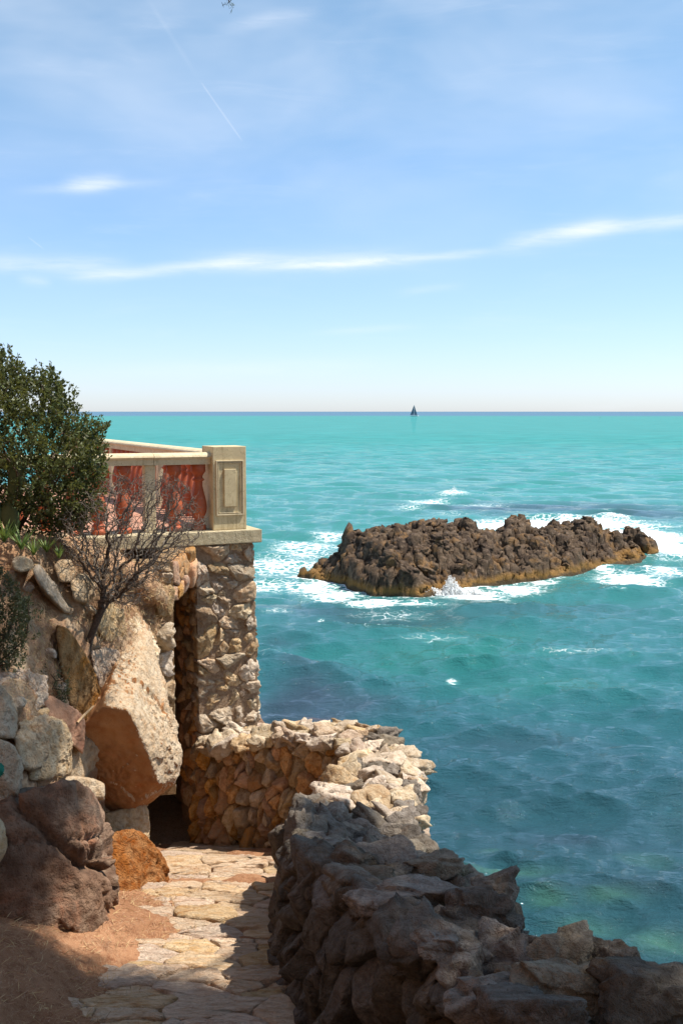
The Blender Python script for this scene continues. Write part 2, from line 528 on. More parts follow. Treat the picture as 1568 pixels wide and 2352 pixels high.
def soil_mat(name, cols, needles=0.5, outcrop=None):
    m, t = new_mat(name)
    g = t.n('ShaderNodeNewGeometry'); tc = g.outputs['Position']
    n1 = t.noise(tc, 1.6, 6, 0.6, 0.5); n2 = t.noise(tc, 14, 5, 0.7); n3 = t.noise(tc, 70, 3, 0.7)
    nd = t.noise(t.vmap(tc, scale=(6, 50, 50), rot=(0.2, 0.3, 0.6)), 2.5, 3, 0.6, 1.5)
    nd2 = t.noise(t.vmap(tc, scale=(50, 7, 50), rot=(0.1, -0.4, 0.2)), 2.5, 3, 0.6, 1.5)
    c = t.mix(t.step(n1, 0.35, 0.65), cols[0], cols[1])
    c = t.mix(t.step(n2, 0.45, 0.70), c, cols[2])
    c = t.mix(t.m('MULTIPLY', t.step(t.m('MAXIMUM', nd, nd2), 0.56, 0.68), needles), c, cols[3])
    c = t.mix(t.m('MULTIPLY', t.step(n3, 0.6, 0.7), 0.5), c, (.52, .40, .27))
    if outcrop:
        oc = t.step(t.noise(tc, 1.9, 6, 0.62, 0.7), 0.50, 0.57)
        c = t.mix(t.m('MULTIPLY', oc, 0.85), c, t.mix(n2, outcrop[0], outcrop[1]))
    h = t.m('ADD', t.m('MULTIPLY', n2, 0.7), t.m('ADD', t.m('MULTIPLY', n3, 0.4), t.m('MULTIPLY', t.m('MAXIMUM', nd, nd2), 0.6)))
    finish(t, c, 0.95, h, 0.9, 0.025, 0.1)
    return m


M_soil = soil_mat('red_soil', [(.30, .145, .075), (.40, .21, .115), (.22, .095, .048), (.50, .31, .18)], .75)
M_hill = soil_mat('needle_litter', [(.40, .225, .125), (.46, .29, .175), (.27, .15, .085), (.54, .36, .22)], 0.8, ((.34, .23, .14), (.56, .44, .31)))


def plain_mat(name, c1, c2, scale=8, rough=0.85, bstr=0.3, bdist=0.01, spots=None, trans=None, spec=0.25, vary=0.0, streaks=0.0, tfac=0.3):
    m, t = new_mat(name)
    tc = t.n('ShaderNodeNewGeometry').outputs['Position']
    n1 = t.noise(tc, scale, 6, 0.65, 0.4); n2 = t.noise(tc, scale * 7, 4, 0.7)
    c = t.mix(t.step(n1, 0.35, 0.68), c1, c2)
    if spots:
        c = t.mix(t.m('MULTIPLY', t.step(t.noise(tc, scale * 2.6, 6, 0.75, 1.0), 0.56, 0.72), 0.7), c, spots)
    if streaks:
        sn = t.noise(t.vmap(tc, scale=(9, 9, .8)), 2.0, 5, .65, .6)
        c = t.mix(t.m('MULTIPLY', t.step(sn, .50, .72), streaks), c, (c2[0] * .45, c2[1] * .38, c2[2] * .30))
        hh_ = t.noise(tc, scale * 1.3, 4, .6, .8); c = t.mix(t.m('MULTIPLY', t.step(t.m('ABSOLUTE', t.m('SUBTRACT', hh_, .5)), .012, .0), .5), c, (c2[0] * .4, c2[1] * .35, c2[2] * .3))
    if vary:
        g = t.n('ShaderNodeNewGeometry').outputs['Random Per Island']
        hv = t.n('ShaderNodeHueSaturation'); t.put(hv, 'Color', c)
        t.put(hv, 'Value', t.m('MULTIPLY_ADD', g, vary * 2, 1 - vary)); t.put(hv, 'Hue', t.m('MULTIPLY_ADD', g, 0.05, 0.475))
        c = hv.outputs[0]
    finish(t, c, rough, t.m('ADD', n1, t.m('MULTIPLY', n2, 0.5)), bstr, bdist, spec, trans, tfac)
    return m


M_stucco = plain_mat('weathered_stucco', (.62, .52, .32), (.53, .43, .26), 5, 0.9, 0.35, 0.008, spots=(.33, .24, .12), streaks=.55)
M_rough = plain_mat('rough_cast', (.56, .48, .32), (.47, .40, .26), 10, 0.95, 1.0, 0.03, spots=(.30, .25, .15), streaks=.3)
M_cream = plain_mat('cream_stucco', (.62, .53, .36), (.55, .45, .29), 5, 0.85, 0.3, 0.006, spots=(.42, .31, .17), streaks=.4)
M_terra = plain_mat('terracotta_paint', (.40, .105, .045), (.33, .075, .033), 6, 0.6, 0.2, 0.004, spots=(.22, .045, .025))
M_tile = plain_mat('terracotta_tile', (.40, .19, .12), (.46, .25, .17), 4, 0.7, 0.2, 0.004)
M_bark = plain_mat('dark_bark', (.060, .040, .028), (.11, .078, .056), 30, 0.95, 0.9, 0.01)
M_twig = plain_mat('grey_twig', (.185, .155, .128), (.095, .078, .063), 20, 0.95, 0.4, 0.004)
M_leaf = plain_mat('mastic_leaf', (.062, .082, .028), (.118, .126, .046), 2.2, 0.5, 0.1, 0.002, trans=(.16, .17, .04, 1), vary=0.5, spec=0.35)
M_leaf2 = plain_mat('grey_leaf', (.075, .095, .050), (.12, .115, .055), 4.0, 0.5, 0.1, 0.002, trans=(.10, .12, .04, 1), vary=0.35, spec=0.4)
M_aloe = plain_mat('aloe_green', (.14, .22, .06), (.20, .27, .075), 7, 0.45, 0.1, 0.002, trans=(.2, .28, .05, 1), vary=0.2, spec=0.4)
M_cactus = plain_mat('cactus_skin', (.055, .085, .035), (.08, .11, .05), 12, 0.6, 0.3, 0.004)
M_straw = plain_mat('dry_straw', (.50, .34, .20), (.40, .24, .13), 5, 0.9, 0.1, 0.002, vary=0.3)
M_needle = plain_mat('pine_needle', (.045, .075, .022), (.07, .10, .03), 3, 0.6, 0.1, 0.002, vary=0.3)
M_darksail = plain_mat('dark_sailcloth', (.11, .15, .21), (.13, .18, .24), 1, 0.7, 0.05, 0.01)  # dark sail, its colour lightened to a blue-grey that includes distance haze
M_hull = plain_mat('white_hull', (.78, .78, .76), (.72, .72, .70), 1, 0.4, 0.02, 0.01)
M_paint = plain_mat('green_paint', (.015, .17, .12), (.02, .14, .10), 20, 0.6, 0.2, 0.003)
M_foam = plain_mat('foam', (.92, .93, .93), (.90, .92, .92), 9, 0.9, 0.1, 0.01, trans=(.94, .95, .95, 1), tfac=.5)

# ------------------------------------------------------------------ islet outline (used by the sea for its surf)
ISL = np.array([[-2.15, 51.8], [0.1, 49.2], [1.3, 46.7], [3.2, 46.2], [4.4, 47.2], [7.4, 49.9], [10.2, 51.4], [12.0, 53.8], [13.9, 55.4],
                [18.0, 60.6], [17.6, 63.2], [12.5, 61.0], [7.0, 57.5], [2.0, 56.2], [0.2, 54.6], [-1.2, 53.4]])


def poly_dist(x, y, poly):
    """signed distance, positive inside"""
    d = np.full(x.shape, 1e9); inside = np.zeros(x.shape, bool)
    for i in range(len(poly)):
        a, b = poly[i], poly[(i + 1) % len(poly)]
        e = b - a
        t = np.clip(((x - a[0]) * e[0] + (y - a[1]) * e[1]) / (e @ e), 0, 1)
        d = np.minimum(d, np.hypot(x - a[0] - t * e[0], y - a[1] - t * e[1]))
        cr = ((a[1] > y) != (b[1] > y)) & (x < (b[0] - a[0]) * (y - a[1]) / (b[1] - a[1] + 1e-12) + a[0])
        inside ^= cr
    return np.where(inside, d, -d)


# ------------------------------------------------------------------ sea
ang = np.concatenate([np.linspace(-180, -28, 26)[:-1], np.linspace(-28, 28, 760), np.linspace(28, 180, 26)[1:-1]])
rad = np.concatenate([np.linspace(1.0, 13.5, 8)[:-1], 13.5 * (420 / 13.5) ** np.linspace(0, 1, 640), 420 * (45000 / 420) ** (np.linspace(0, 1, 70)[1:])])
na, nr_ = len(ang), len(rad)
A_, R_ = np.meshgrid(np.radians(ang), rad, indexing='ij')
X = (np.sin(A_) * R_).ravel(); Y = (np.cos(A_) * R_).ravel(); RR = R_.ravel()
space = np.maximum(np.gradient(rad)[None, :].repeat(na, 0).ravel(), RR * R(0.07))
Z = np.zeros_like(X); DX = np.zeros_like(X); DY = np.zeros_like(X)
rw = np.random.default_rng(5)
isd = poly_dist(X, Y, ISL)
calm = 1 - 0.35 * sstep(isd, -3, 0)
gust = 0.75 + 0.5 * fbm(np.stack([X, Y, 0 * X], 1), 0.05, 2)
for k in range(80):
    lam = 0.38 * (7.0 / 0.38) ** (rw.uniform(0, 1) ** 1.25)
    th = R(-100) + rw.normal() * R(28)
    amp = 0.0128 * min(lam, 1.1 + 0.28 * lam) * rw.uniform(0.5, 1.3)
    kx, ky = math.cos(th) * 2 * math.pi / lam, math.sin(th) * 2 * math.pi / lam
    ph = kx * X + ky * Y + rw.uniform(0, 6.28)
    vis = sstep(lam / space, 2.2, 4.5) * (gust if lam < 5 else 1.0)
    Z += amp * vis * np.cos(ph); q = 1.0 * amp * vis * np.sin(ph)
    DX -= q * math.cos(th); DY -= q * math.sin(th)
p3 = np.stack([X, Y, 0 * X], 1)
f_lo = fbm(p3 * (0.5, 1.0, 1), 0.11, 4); f_md = fbm(p3 * (0.45, 1.0, 1), 0.45, 4, off=40)


def blob(px, py, wpx, hpx, amt=1.0, rag=0.5):
    """soft patch on the water, sized as seen from the path"""
    x, y = SEA(px, py); rx = wpx / F * y; ry = y * y / (EYE * F) * hpx
    q = ((X - x) / rx) ** 2 + ((Y - y) / ry) ** 2
    return amt * np.exp(-q * (1 + rag * 2 * f_md))


foam = np.zeros_like(X)
foam = np.maximum(foam, 0.62 * np.exp(np.minimum(isd, 0) / 0.85) * (isd < 0.4) * (0.8 + 0.9 * f_lo))
for b_ in [(1300, 1205, 240, 17, .95), (1480, 1235, 130, 26, 1.0), (1560, 1262, 110, 22, .95), (1150, 1207, 120, 9, .85), (1410, 1192, 50, 6, .68),
           (640, 1300, 120, 28, .66), (700, 1262, 100, 26, .60), (760, 1232, 70, 16, .55), (620, 1345, 130, 16, .60), (720, 1350, 70, 14, .8),
           (770, 1368, 85, 16, .82), (860, 1388, 85, 10, .76), (1040, 1358, 46, 18, .98), (1085, 1368, 80, 14, .9), (1180, 1354, 90, 14, .8), (950, 1390, 90, 8, .6), (1245, 1338, 40, 8, .7),
           (1440, 1328, 90, 17, .85), (1385, 1310, 30, 10, .7), (1530, 1315, 60, 14, .7), (640, 1405, 60, 10, .38), (900, 1410, 120, 12, .36),
           (1040, 1136, 44, 4, .66), (985, 1152, 60, 6, .62), (1100, 1160, 90, 6, .42), (940, 1165, 60, 10, .42), (1040, 1180, 100, 12, .33),
           (632, 1505, 36, 6, .85), (740, 1420, 12, 3, .7), (1000, 1470, 130, 8, .34), (1330, 1495, 140, 9, .36), (1040, 1550, 16, 4, .62), (1430, 1500, 18, 3, .6), (980, 1478, 14, 2.5, .6), (1120, 1487, 16, 2.5, .6)]:
    foam = np.maximum(foam, blob(*b_))
crest = sstep(Z, 0.10, 0.17) * 0.46 * sstep(RR, 25, 40) * sstep(-RR, -260, -120)
foam = np.maximum(foam, crest * sstep(f_md, 0.1, 0.45))
# small breaking humps
for (px, py, wpx, hm) in [(1040, 1134, 42, 0.42), (1405, 1193, 40, 0.30), (632, 1504, 32, 0.22), (1040, 1352, 34, 0.35), (1340, 1200, 60, 0.25)]:
    x, y = SEA(px, py); rx = wpx / F * y
    prof = np.exp(-((X - x) / rx) ** 2 - ((Y - y + 0.12 * (X - x)) / (0.35 + 0.02 * y)) ** 2)
    Z += hm * prof * (1 + 0.5 * f_md)
# colour of the water body
c_near = np.array([.013, .054, .066]); c_mid = np.array([.019, .120, .136]); c_turq = np.array([.036, .215, .200]); c_far = np.array([.046, .225, .230]); c_deep = np.array([.070, .155, .245])
lr = np.log(RR)


def ramp(stops):
    xs = [math.log(s[0]) for s in stops]
    return np.stack([np.interp(lr + 0.22 * f_lo * (RR < 900), xs, [s[1][i] for s in stops]) for i in range(3)], 1)


wc = ramp([(13, c_near), (19, np.array([.014, .056, .074])), (25, np.array([.014, .070, .090])), (34, c_mid), (44, np.array([.022, .134, .142])), (70, np.array([.032, .195, .180])), (130, c_turq), (420, c_far),
           (1700, c_far), (2300, c_deep), (45000, c_deep)])


def tintw(amount, col):
    global wc
    wc = wc * (1 - amount[:, None]) + np.array(col) * amount[:, None]


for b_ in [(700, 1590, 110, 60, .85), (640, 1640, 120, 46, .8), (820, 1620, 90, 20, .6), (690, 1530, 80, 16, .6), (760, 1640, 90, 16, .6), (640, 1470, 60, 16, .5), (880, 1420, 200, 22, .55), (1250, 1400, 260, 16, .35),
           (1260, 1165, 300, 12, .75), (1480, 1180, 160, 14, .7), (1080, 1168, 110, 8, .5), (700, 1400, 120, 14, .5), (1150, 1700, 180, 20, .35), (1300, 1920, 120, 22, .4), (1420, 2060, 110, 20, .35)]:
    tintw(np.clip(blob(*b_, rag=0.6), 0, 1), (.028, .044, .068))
tintw(np.clip(blob(730, 1648, 26, 7, .7), 0, 1), (.11, .05, .035))
for b_ in [(1010, 1500, 260, 36, .6), (1250, 1570, 240, 34, .45), (1120, 1450, 160, 22, .4)]:
    tintw(np.clip(blob(*b_, rag=0.6), 0, 1), (.018, .165, .130))
for b_ in [(1150, 2010, 110, 16, .75), (1400, 2075, 60, 18, .6), (1510, 2160, 80, 26, .75), (1260, 2080, 60, 20, .55), (1350, 2130, 90, 20, .45), (1480, 1960, 60, 14, .3), (1120, 1960, 30, 8, .4)]:
    tintw(np.clip(blob(*b_, rag=0.9), 0, 1), (.042, .120, .082))
tintw(np.clip(foam * 1.1 - 0.15, 0, 0.6), (.10, .36, .36))
V = np.stack([X + DX * calm, Y + DY * calm, Z * calm], 1)
idx = np.arange(na * nr_).reshape(na, nr_)
nx = np.roll(idx, -1, 0)
fq = np.stack([idx[:, :-1].ravel(), idx[:, 1:].ravel(), nx[:, 1:].ravel(), nx[:, :-1].ravel()], 1)

m_sea, t = new_mat('sea_water')
at = t.n('ShaderNodeAttribute', attribute_name='water').outputs['Color']
fa = t.n('ShaderNodeAttribute', attribute_name='foam').outputs['Fac']
pos = t.n('ShaderNodeNewGeometry').outputs['Position']
fn1 = t.noise(t.vmap(pos, scale=(0.6, 1.0, 1)), 3.0, 8, 0.80, 0.8)
fv = t.n('ShaderNodeTexVoronoi', feature='DISTANCE_TO_EDGE')
t.put(fv, 'Vector', t.vmap(t.n('ShaderNodeVectorMath', operation='ADD', inp={0: pos, 1: t.n('ShaderNodeVectorMath', operation='SCALE', inp={0: t.n('ShaderNodeTexNoise', inp={'Vector': pos, 'Scale': 1.6, 'Detail': 3.0}).outputs['Color'], 'Scale': 0.9}).outputs[0]}).outputs[0], scale=(0.8, 1.0, 1)))
t.put(fv, 'Scale', 2.3)
lace = t.step(fv.outputs['Distance'], 0.0, 0.22, 1.0, 0.0)
cov = t.m('ADD', t.m('MULTIPLY', fn1, 0.72), t.m('MULTIPLY', lace, 0.30))
thr = t.m('SUBTRACT', 0.92, t.m('MULTIPLY', fa, 0.78))
fm = t.step(t.m('SUBTRACT', cov, thr), -0.13, 0.20)
fm = t.m('MULTIPLY', fm, t.step(fa, 0.08, 0.25))
fs = t.noise(t.vmap(pos, scale=(.05, .30, 1), rot=(0, 0, R(3))), 1.0, 6, .68, .4)
cdn0 = t.n('ShaderNodeVectorMath', operation='LENGTH', inp={0: pos}).outputs['Value']
tex = t.m('MULTIPLY_ADD', t.m('SUBTRACT', fs, .5), t.step(cdn0, 35.0, 140.0, 0.0, 1.3), 1.0)
atx = t.n('ShaderNodeVectorMath', operation='SCALE', inp={0: at, 'Scale': tex}).outputs[0]
col = t.mix(fm, atx, (.80, .83, .84))
r1 = t.noise(t.vmap(pos, scale=(0.42, 1.0, 1.0), rot=(0, 0, R(10))), 5.2, 5, 0.66, 0.4)
r2 = t.noise(t.vmap(pos, scale=(0.55, 1.0, 1.0), rot=(0, 0, R(-14))), 17.0, 3, 0.6, 0.3)
cdn = t.n('ShaderNodeVectorMath', operation='LENGTH', inp={0: pos})
hh = t.m('ADD', r1, t.m('MULTIPLY', r2, 0.35))
bp = t.n('ShaderNodeBump', inp={'Strength': 1.0, 'Distance': 0.085}); t.put(bp, 'Height', hh)
b = t.n('ShaderNodeBsdfPrincipled')
t.put(b, 'Base Color', col); t.put(b, 'Normal', bp.outputs[0]); t.put(b, 'IOR', 1.33)
t.put(b, 'Roughness', t.m('ADD', 0.025, t.m('MULTIPLY', fm, 0.75)))
t.put(b, 'Specular IOR Level', 0.5)
df = t.n('ShaderNodeBsdfDiffuse'); t.put(df, 'Color', col)
mx = t.n('ShaderNodeMixShader'); t.put(mx, 0, t.step(cdn.outputs['Value'], 30.0, 330.0, 0.0, 0.88)); t.t.links.new(b.outputs[0], mx.inputs[1]); t.t.links.new(df.outputs[0], mx.inputs[2])
o_ = t.n('ShaderNodeOutputMaterial'); t.t.links.new(mx.outputs[0], o_.inputs[0])
sea = put('sea', V, [fq], m_sea)
tag(sea, kind='structure')
at_ = sea.data.attributes.new('water', 'FLOAT_COLOR', 'POINT'); at_.data.foreach_set('color', np.concatenate([np.clip(wc, 0, 1), np.ones((len(wc), 1))], 1).astype(np.float32).ravel())
at_ = sea.data.attributes.new('foam', 'FLOAT', 'POINT'); at_.data.foreach_set('value', np.clip(foam, 0, 1).astype(np.float32))

# ------------------------------------------------------------------ rocky islet
m_isl, t = new_mat('islet_rock')
pos = t.n('ShaderNodeNewGeometry').outputs['Position']
zz = t.n('ShaderNodeSeparateXYZ', inp={0: pos}).outputs[2]
n1 = t.noise(pos, 0.9, 5, 0.65, 0.4); n2 = t.noise(pos, 4.2, 6, 0.7); n3 = t.noise(pos, 13, 4, 0.7)
c = t.mix(t.step(n1, 0.35, 0.65), (.048, .029, .018), (.108, .070, .041))
c = t.mix(t.step(n2, 0.50, 0.70), c, (.20, .14, .095))
c = t.mix(t.step(n2, 0.44, 0.28), c, (.022, .015, .011))
c = t.mix(t.m('MULTIPLY', t.step(t.noise(pos, 1.3, 5, .65, .6), 0.53, 0.64), 0.7), c, (.22, .12, .045))
c = t.mix(t.m('MULTIPLY', t.step(n3, 0.60, 0.72), t.step(n1, 0.5, 0.62)), c, (.36, .31, .26))
low = t.m('SUBTRACT', zz, t.m('MULTIPLY', n1, 0.7))
c = t.mix(t.m('MULTIPLY', t.step(low, 0.22, -0.12), t.step(n2, 0.3, 0.5, 0.35, 0.9)), c, (.24, .125, .028))
c = t.mix(t.step(low, -0.12, -0.30), c, (.07, .045, .02))
finish(t, c, 0.85, t.m('ADD', n2, t.m('MULTIPLY', n3, 0.5)), 1.0, 0.12, 0.3)
gx = np.arange(-3.6, 19.2, 0.062); gy = np.arange(44.8, 65.0, 0.075)
GX, GY = np.meshgrid(gx, gy, indexing='ij'); x = GX.ravel(); y = GY.ravel(); p3 = np.stack([x, y, 0 * x], 1)
wx = x + 0.35 * fbm(p3, 0.7, 3); wy = y + 0.35 * fbm(p3, 0.7, 3, off=50)
d = poly_dist(wx, wy, ISL)
Hr = np.interp(x, [-2, -.6, 0.05, .35, 1.2, 2.6, 4, 6, 8, 10, 11, 12.2, 13.5, 15, 16.5, 18], [.7, .95, 1.1, 2.35, 2.6, 2.3, 2.15, 2.05, 2.0, 1.85, 1.55, 1.7, 1.6, 1.3, .95, .5]) * .88
yc = np.interp(x, [-2, 1, 4, 8, 12, 18], [52.3, 52.2, 53.2, 55, 58, 62])       # crest line
fr_ = sstep(d, 0.35 + .3 * fbm(p3, .6, 2), 2.2)
h = Hr * (0.36 + 0.64 * fr_) * sstep(d, -0.25, 0.55)
h *= np.where(y > yc, 1 - 0.12 * np.clip(y - yc, 0, 3), 1)
P2 = np.stack([wx, wy], 1)
f1, r1, t1 = worley(P2, 1.7, 3, True); f2, r2, t2 = worley(P2, 0.75, 9, True); f3, r3, t3 = worley(P2, 0.33, 21, True)
amp = sstep(d, -.05, 0.3)
h += amp * (0.70 * (r1 - 0.62) + 0.50 * t1 + 0.20 * (r2 - .5) + 0.30 * t2 + 0.14 * (r3 - .5) + 0.34 * t3)
f0, r0, t0 = worley(P2 * (0.8, 1.0), 3.1, 77, True); h += amp * (.26 * (r0 - .5) + .36 * t0)
h += amp * (0.34 * fbm(p3, 0.62, 3, .6, ridge=True) + 0.20 * fbm(p3, 1.7, 4, .65, ridge=True) - 0.30)
h = np.where(d < 0.1, h - 0.8 * np.clip(0.1 - d, 0, 2), h)
ISLO = thing('rocky_islet', (8, 54, 0), 'low dark brown craggy rock islet ringed by white surf', 'rock islet')
hg3 = np.stack([x, y, h], 1); g3 = hg3.reshape(len(gx), len(gy), 3)
nn3 = np.cross(np.gradient(g3, axis=0), np.gradient(g3, axis=1)).reshape(-1, 3); nn3 /= np.linalg.norm(nn3, axis=1)[:, None] + 1e-9
cr3 = .18 * fbm(hg3, 1.5, 3, .6, 3, ridge=True) + .17 * fbm(hg3, 4.2, 3, .7, 9, ridge=True) - .03
hg3 = hg3 + nn3 * (cr3 * sstep(d, -.3, .3))[:, None]
mg = put('crag', hg3, [grid_faces(len(gx), len(gy))[:, ::1]], m_isl, ISLO)
# loose lumps along its back
rr = np.random.default_rng(31)
lump_meshes = []
for k in range(7):
    v, f = rock((0, 0, 0), (1, 1, .85), 700 + k, 4, 7, 30, 0.22, chips=.42)
    lump_meshes.append(make_mesh('outcrop', v, [f], m_isl))
hg = h.reshape(GX.shape); dg_ = d.reshape(GX.shape)
cnt = 0
while cnt < 260:
    i, j = rr.integers(0, len(gx)), rr.integers(0, len(gy))
    if dg_[i, j] < 0.5 or gy[j] > np.interp(gx[i], [-2, 1, 4, 8, 12, 18], [52.3, 52.2, 53.2, 55, 58, 62]) + 1.0:
        continue
    s = 0.13 + 0.30 * rr.uniform() ** 2.4
    if gx[i] < 0.2:
        s *= 0.7
    o = bpy.data.objects.new('outcrop', lump_meshes[cnt % 7]); COL.objects.link(o); o.parent = ISLO
    o.location = (gx[i] - 8, gy[j] - 54, hg[i, j] + 0.05 * s); o.scale = (s * rr.uniform(.8, 1.5), s, s * rr.uniform(.6, 1.0)); o.rotation_euler = (rr.normal() * .3, rr.normal() * .3, rr.uniform(0, 6.3))
    cnt += 1


def spray(name, label, px, py, wm, hm, n, seed, lean=0.0):
    """white water thrown up: many small drops and lumps of foam"""
    r = np.random.default_rng(seed); x0, y0 = SEA(px, py)
    D1 = np.array([(1, 0, 0), (-1, 0, 0), (0, 1, 0), (0, -1, 0), (0, 0, 1), (0, 0, -1)], float); F1_ = np.array([(0, 2, 4), (2, 1, 4), (1, 3, 4), (3, 0, 4), (2, 0, 5), (1, 2, 5), (3, 1, 5), (0, 3, 5)]); VV, FF = [], []
    for k in range(n):
        u = r.normal() * 0.5; hgt = hm * max(0, 1 - abs(u) ** .8) * r.uniform(0, 1) ** 2.0 * (.7 + .5 * math.sin(u * 9 + seed))
        s = (0.012 + 0.035 * r.uniform() ** 2.5) * (1.25 - 0.8 * hgt / hm)
        c = np.array([x0 + u * wm + lean * hgt + r.normal() * .05, y0 + r.normal() * 0.22, hgt - 0.03])
        VV.append(D1 * s * r.uniform(.6, 1.5, 3) + c); FF.append(F1_ + k * len(D1))
    o = put(name, np.concatenate(VV), [np.concatenate(FF)], M_foam)
    tag(o, label, None, None, 'stuff')


spray('sea_spray', 'white splash of surf bursting against the front of the islet', 1036, 1362, 1.5, 0.75, 6500, 1, -0.15)
spray('sea_spray', 'white crest of a small breaker out beyond the islet', 1042, 1134, 1.7, 0.7, 4200, 2, 0.1)
spray('sea_spray', 'white surf breaking behind the far end of the islet', 1405, 1196, 1.8, 0.7, 4200, 3, 0.2)

# ------------------------------------------------------------------ sailboat far out
bx, by = SEA(950, 954)
by = 1750.0; bx = (950 - 784) / F * by
SB = thing('sailboat', (bx, by, 0), 'tiny dark-sailed yacht with white hull out near the horizon', 'sailboat')
L = 13.0; st = np.linspace(0, 1, 9); Vh = []
for s_ in st:
    bw = 2.0 * math.sin(math.pi * min(1, 0.18 + 0.82 * (1 - s_))) ** 0.7 if s_ < 1 else 0.02
    xx = (s_ - 0.45) * L
    for (yy, z0) in ((-bw, 1.5 + .25 * s_), (-bw * .8, 0.1), (0, -0.5), (bw * .8, 0.1), (bw, 1.5 + .25 * s_)):
        Vh.append((bx + xx, by + yy, z0))
Vh = np.array(Vh)
put('hull', Vh, [grid_faces(9, 5), np.array([[i * 5, i * 5 + 4, (i + 1) * 5 + 4, (i + 1) * 5] for i in range(8)])], M_hull, SB, False)


def tri_sail(name, pts, mat):
    n = 7; a, b_, c_ = [np.array(p, float) for p in pts]; VV = []; FF = []
    for side in (0, 1):
        for i in range(n):
            for j in range(n):
                u = i / (n - 1); v = j / (n - 1)
                p = a * u + (1 - u) * (b_ * (1 - v) + c_ * v)
                p = p + np.array([0, 0.9 * math.sin(math.pi * v) * (1 - u) * math.sin(math.pi * min(1, u + .15)) - 0.06 * side, 0])
                VV.append(p + np.array([bx, by, 0]))
        g = grid_faces(n, n, side * n * n)
        FF.append(g if side == 0 else g[:, ::-1])
    put(name, VV, FF, mat, SB)


tri_sail('mainsail', [(-0.2, 0, 18.6), (-6.4, .4, 2.3), (-0.3, 0, 2.3)], M_darksail)
tri_sail('jib', [(0.1, 0, 18.0), (0.3, .3, 2.0), (5.0, 0, 2.0)], M_darksail)


def tube(pts, radii, n=6):
    pts = np.array(pts, float); VV = []
    for i, p in enumerate(pts):
        tdir = pts[min(i + 1, len(pts) - 1)] - pts[max(i - 1, 0)]; tdir /= np.linalg.norm(tdir) + 1e-9
        a = np.cross(tdir, (0.31, 0.87, 0.38)); a /= np.linalg.norm(a) + 1e-9; b_ = np.cross(tdir, a)
        th = np.arange(n) * 2 * math.pi / n
        VV.append(p + radii[i] * (np.cos(th)[:, None] * a + np.sin(th)[:, None] * b_))
    ff = []
    for i in range(len(pts) - 1):
        for k in range(n):
            ff.append((i * n + k, i * n + (k + 1) % n, (i + 1) * n + (k + 1) % n, (i + 1) * n + k))
    return np.concatenate(VV), np.array(ff)


v, f = tube([(bx, by, 1.5), (bx, by, 19.0)], [.12, .08]); put('mast', v, [f], M_hull, SB)
v, f = tube([(bx - 6.4, by + .4, 2.2), (bx, by, 2.2)], [.12, .12]); put('boom', v, [f], M_hull, SB)

# ------------------------------------------------------------------ ground level of the path
def drop(y):
    y = np.asarray(y, float)
    return np.where(y > 5.5, 3.69 + 0.2 * (y - 6.5), 3.49 - 0.42 * (5.5 - y)) + np.where(y > 10.1, 0.11 * (np.minimum(y, 13) - 10.1), 0)


RISERS = [(4.9, .16), (5.7, .13), (6.35, .12), (6.95, .13), (7.55, .14), (8.35, .11), (9.2, .10), (10.2, .12)]


def tread(y):
    """path level, in shallow steps"""
    y = np.asarray(y, float)
    ys = [-8.0] + [r_[0] for r_ in RISERS] + [13.5]
    z = 8 - drop(y)
    for a, b_ in zip(ys[:-1], ys[1:]):
        if b_ - a < 2.6:
            mid = 0.5 * (a + b_); k = (y >= a) & (y < b_)
            z = np.where(k, 8 - drop(mid) - 0.035 * (y - mid), z)
    return z


# path flags, one course of stones after another
path = thing('path', (-1.0, 8.0, float(tread(8.0))), None, None); path['kind'] = 'structure'
rp = np.random.default_rng(77)
ys = [3.6, 4.25] + [r_[0] for r_ in RISERS] + [11.6, 12.6]
for a, b_ in zip(ys[:-1], ys[1:]):
    x0, x1 = -1.95, 0.12
    if a > 7.6:
        x0, x1 = -1.75, -0.25
    if a > 10:
        x0, x1 = -2.0, -0.3
    ul, vl = x1 - x0, b_ - a

    def surf(u, v, x0=x0, a=a):
        xx = x0 + u; yy = a + 0.02 + v + 0.05 * pn(np.stack([xx, 0 * xx + a, 0 * xx], 1), 2.0)
        z = tread(np.clip(a + 0.02 + v, a + .001, a + vl - .001))
        nn = np.zeros((len(u), 3)); nn[:, 2] = 1
        return np.stack([xx, yy, z], 1), nn
    n = int(max(6, ul * vl / 0.075))
    for s_ in lay_stones(path, surf, ul, vl, n, [M_paving], int(a * 100), aspect=0.5, gap=0.006, bulge=0.006, back=0.16, relax=0, nper=26, rough=0.009, slope=.035, name='paving_stone'):
        pass

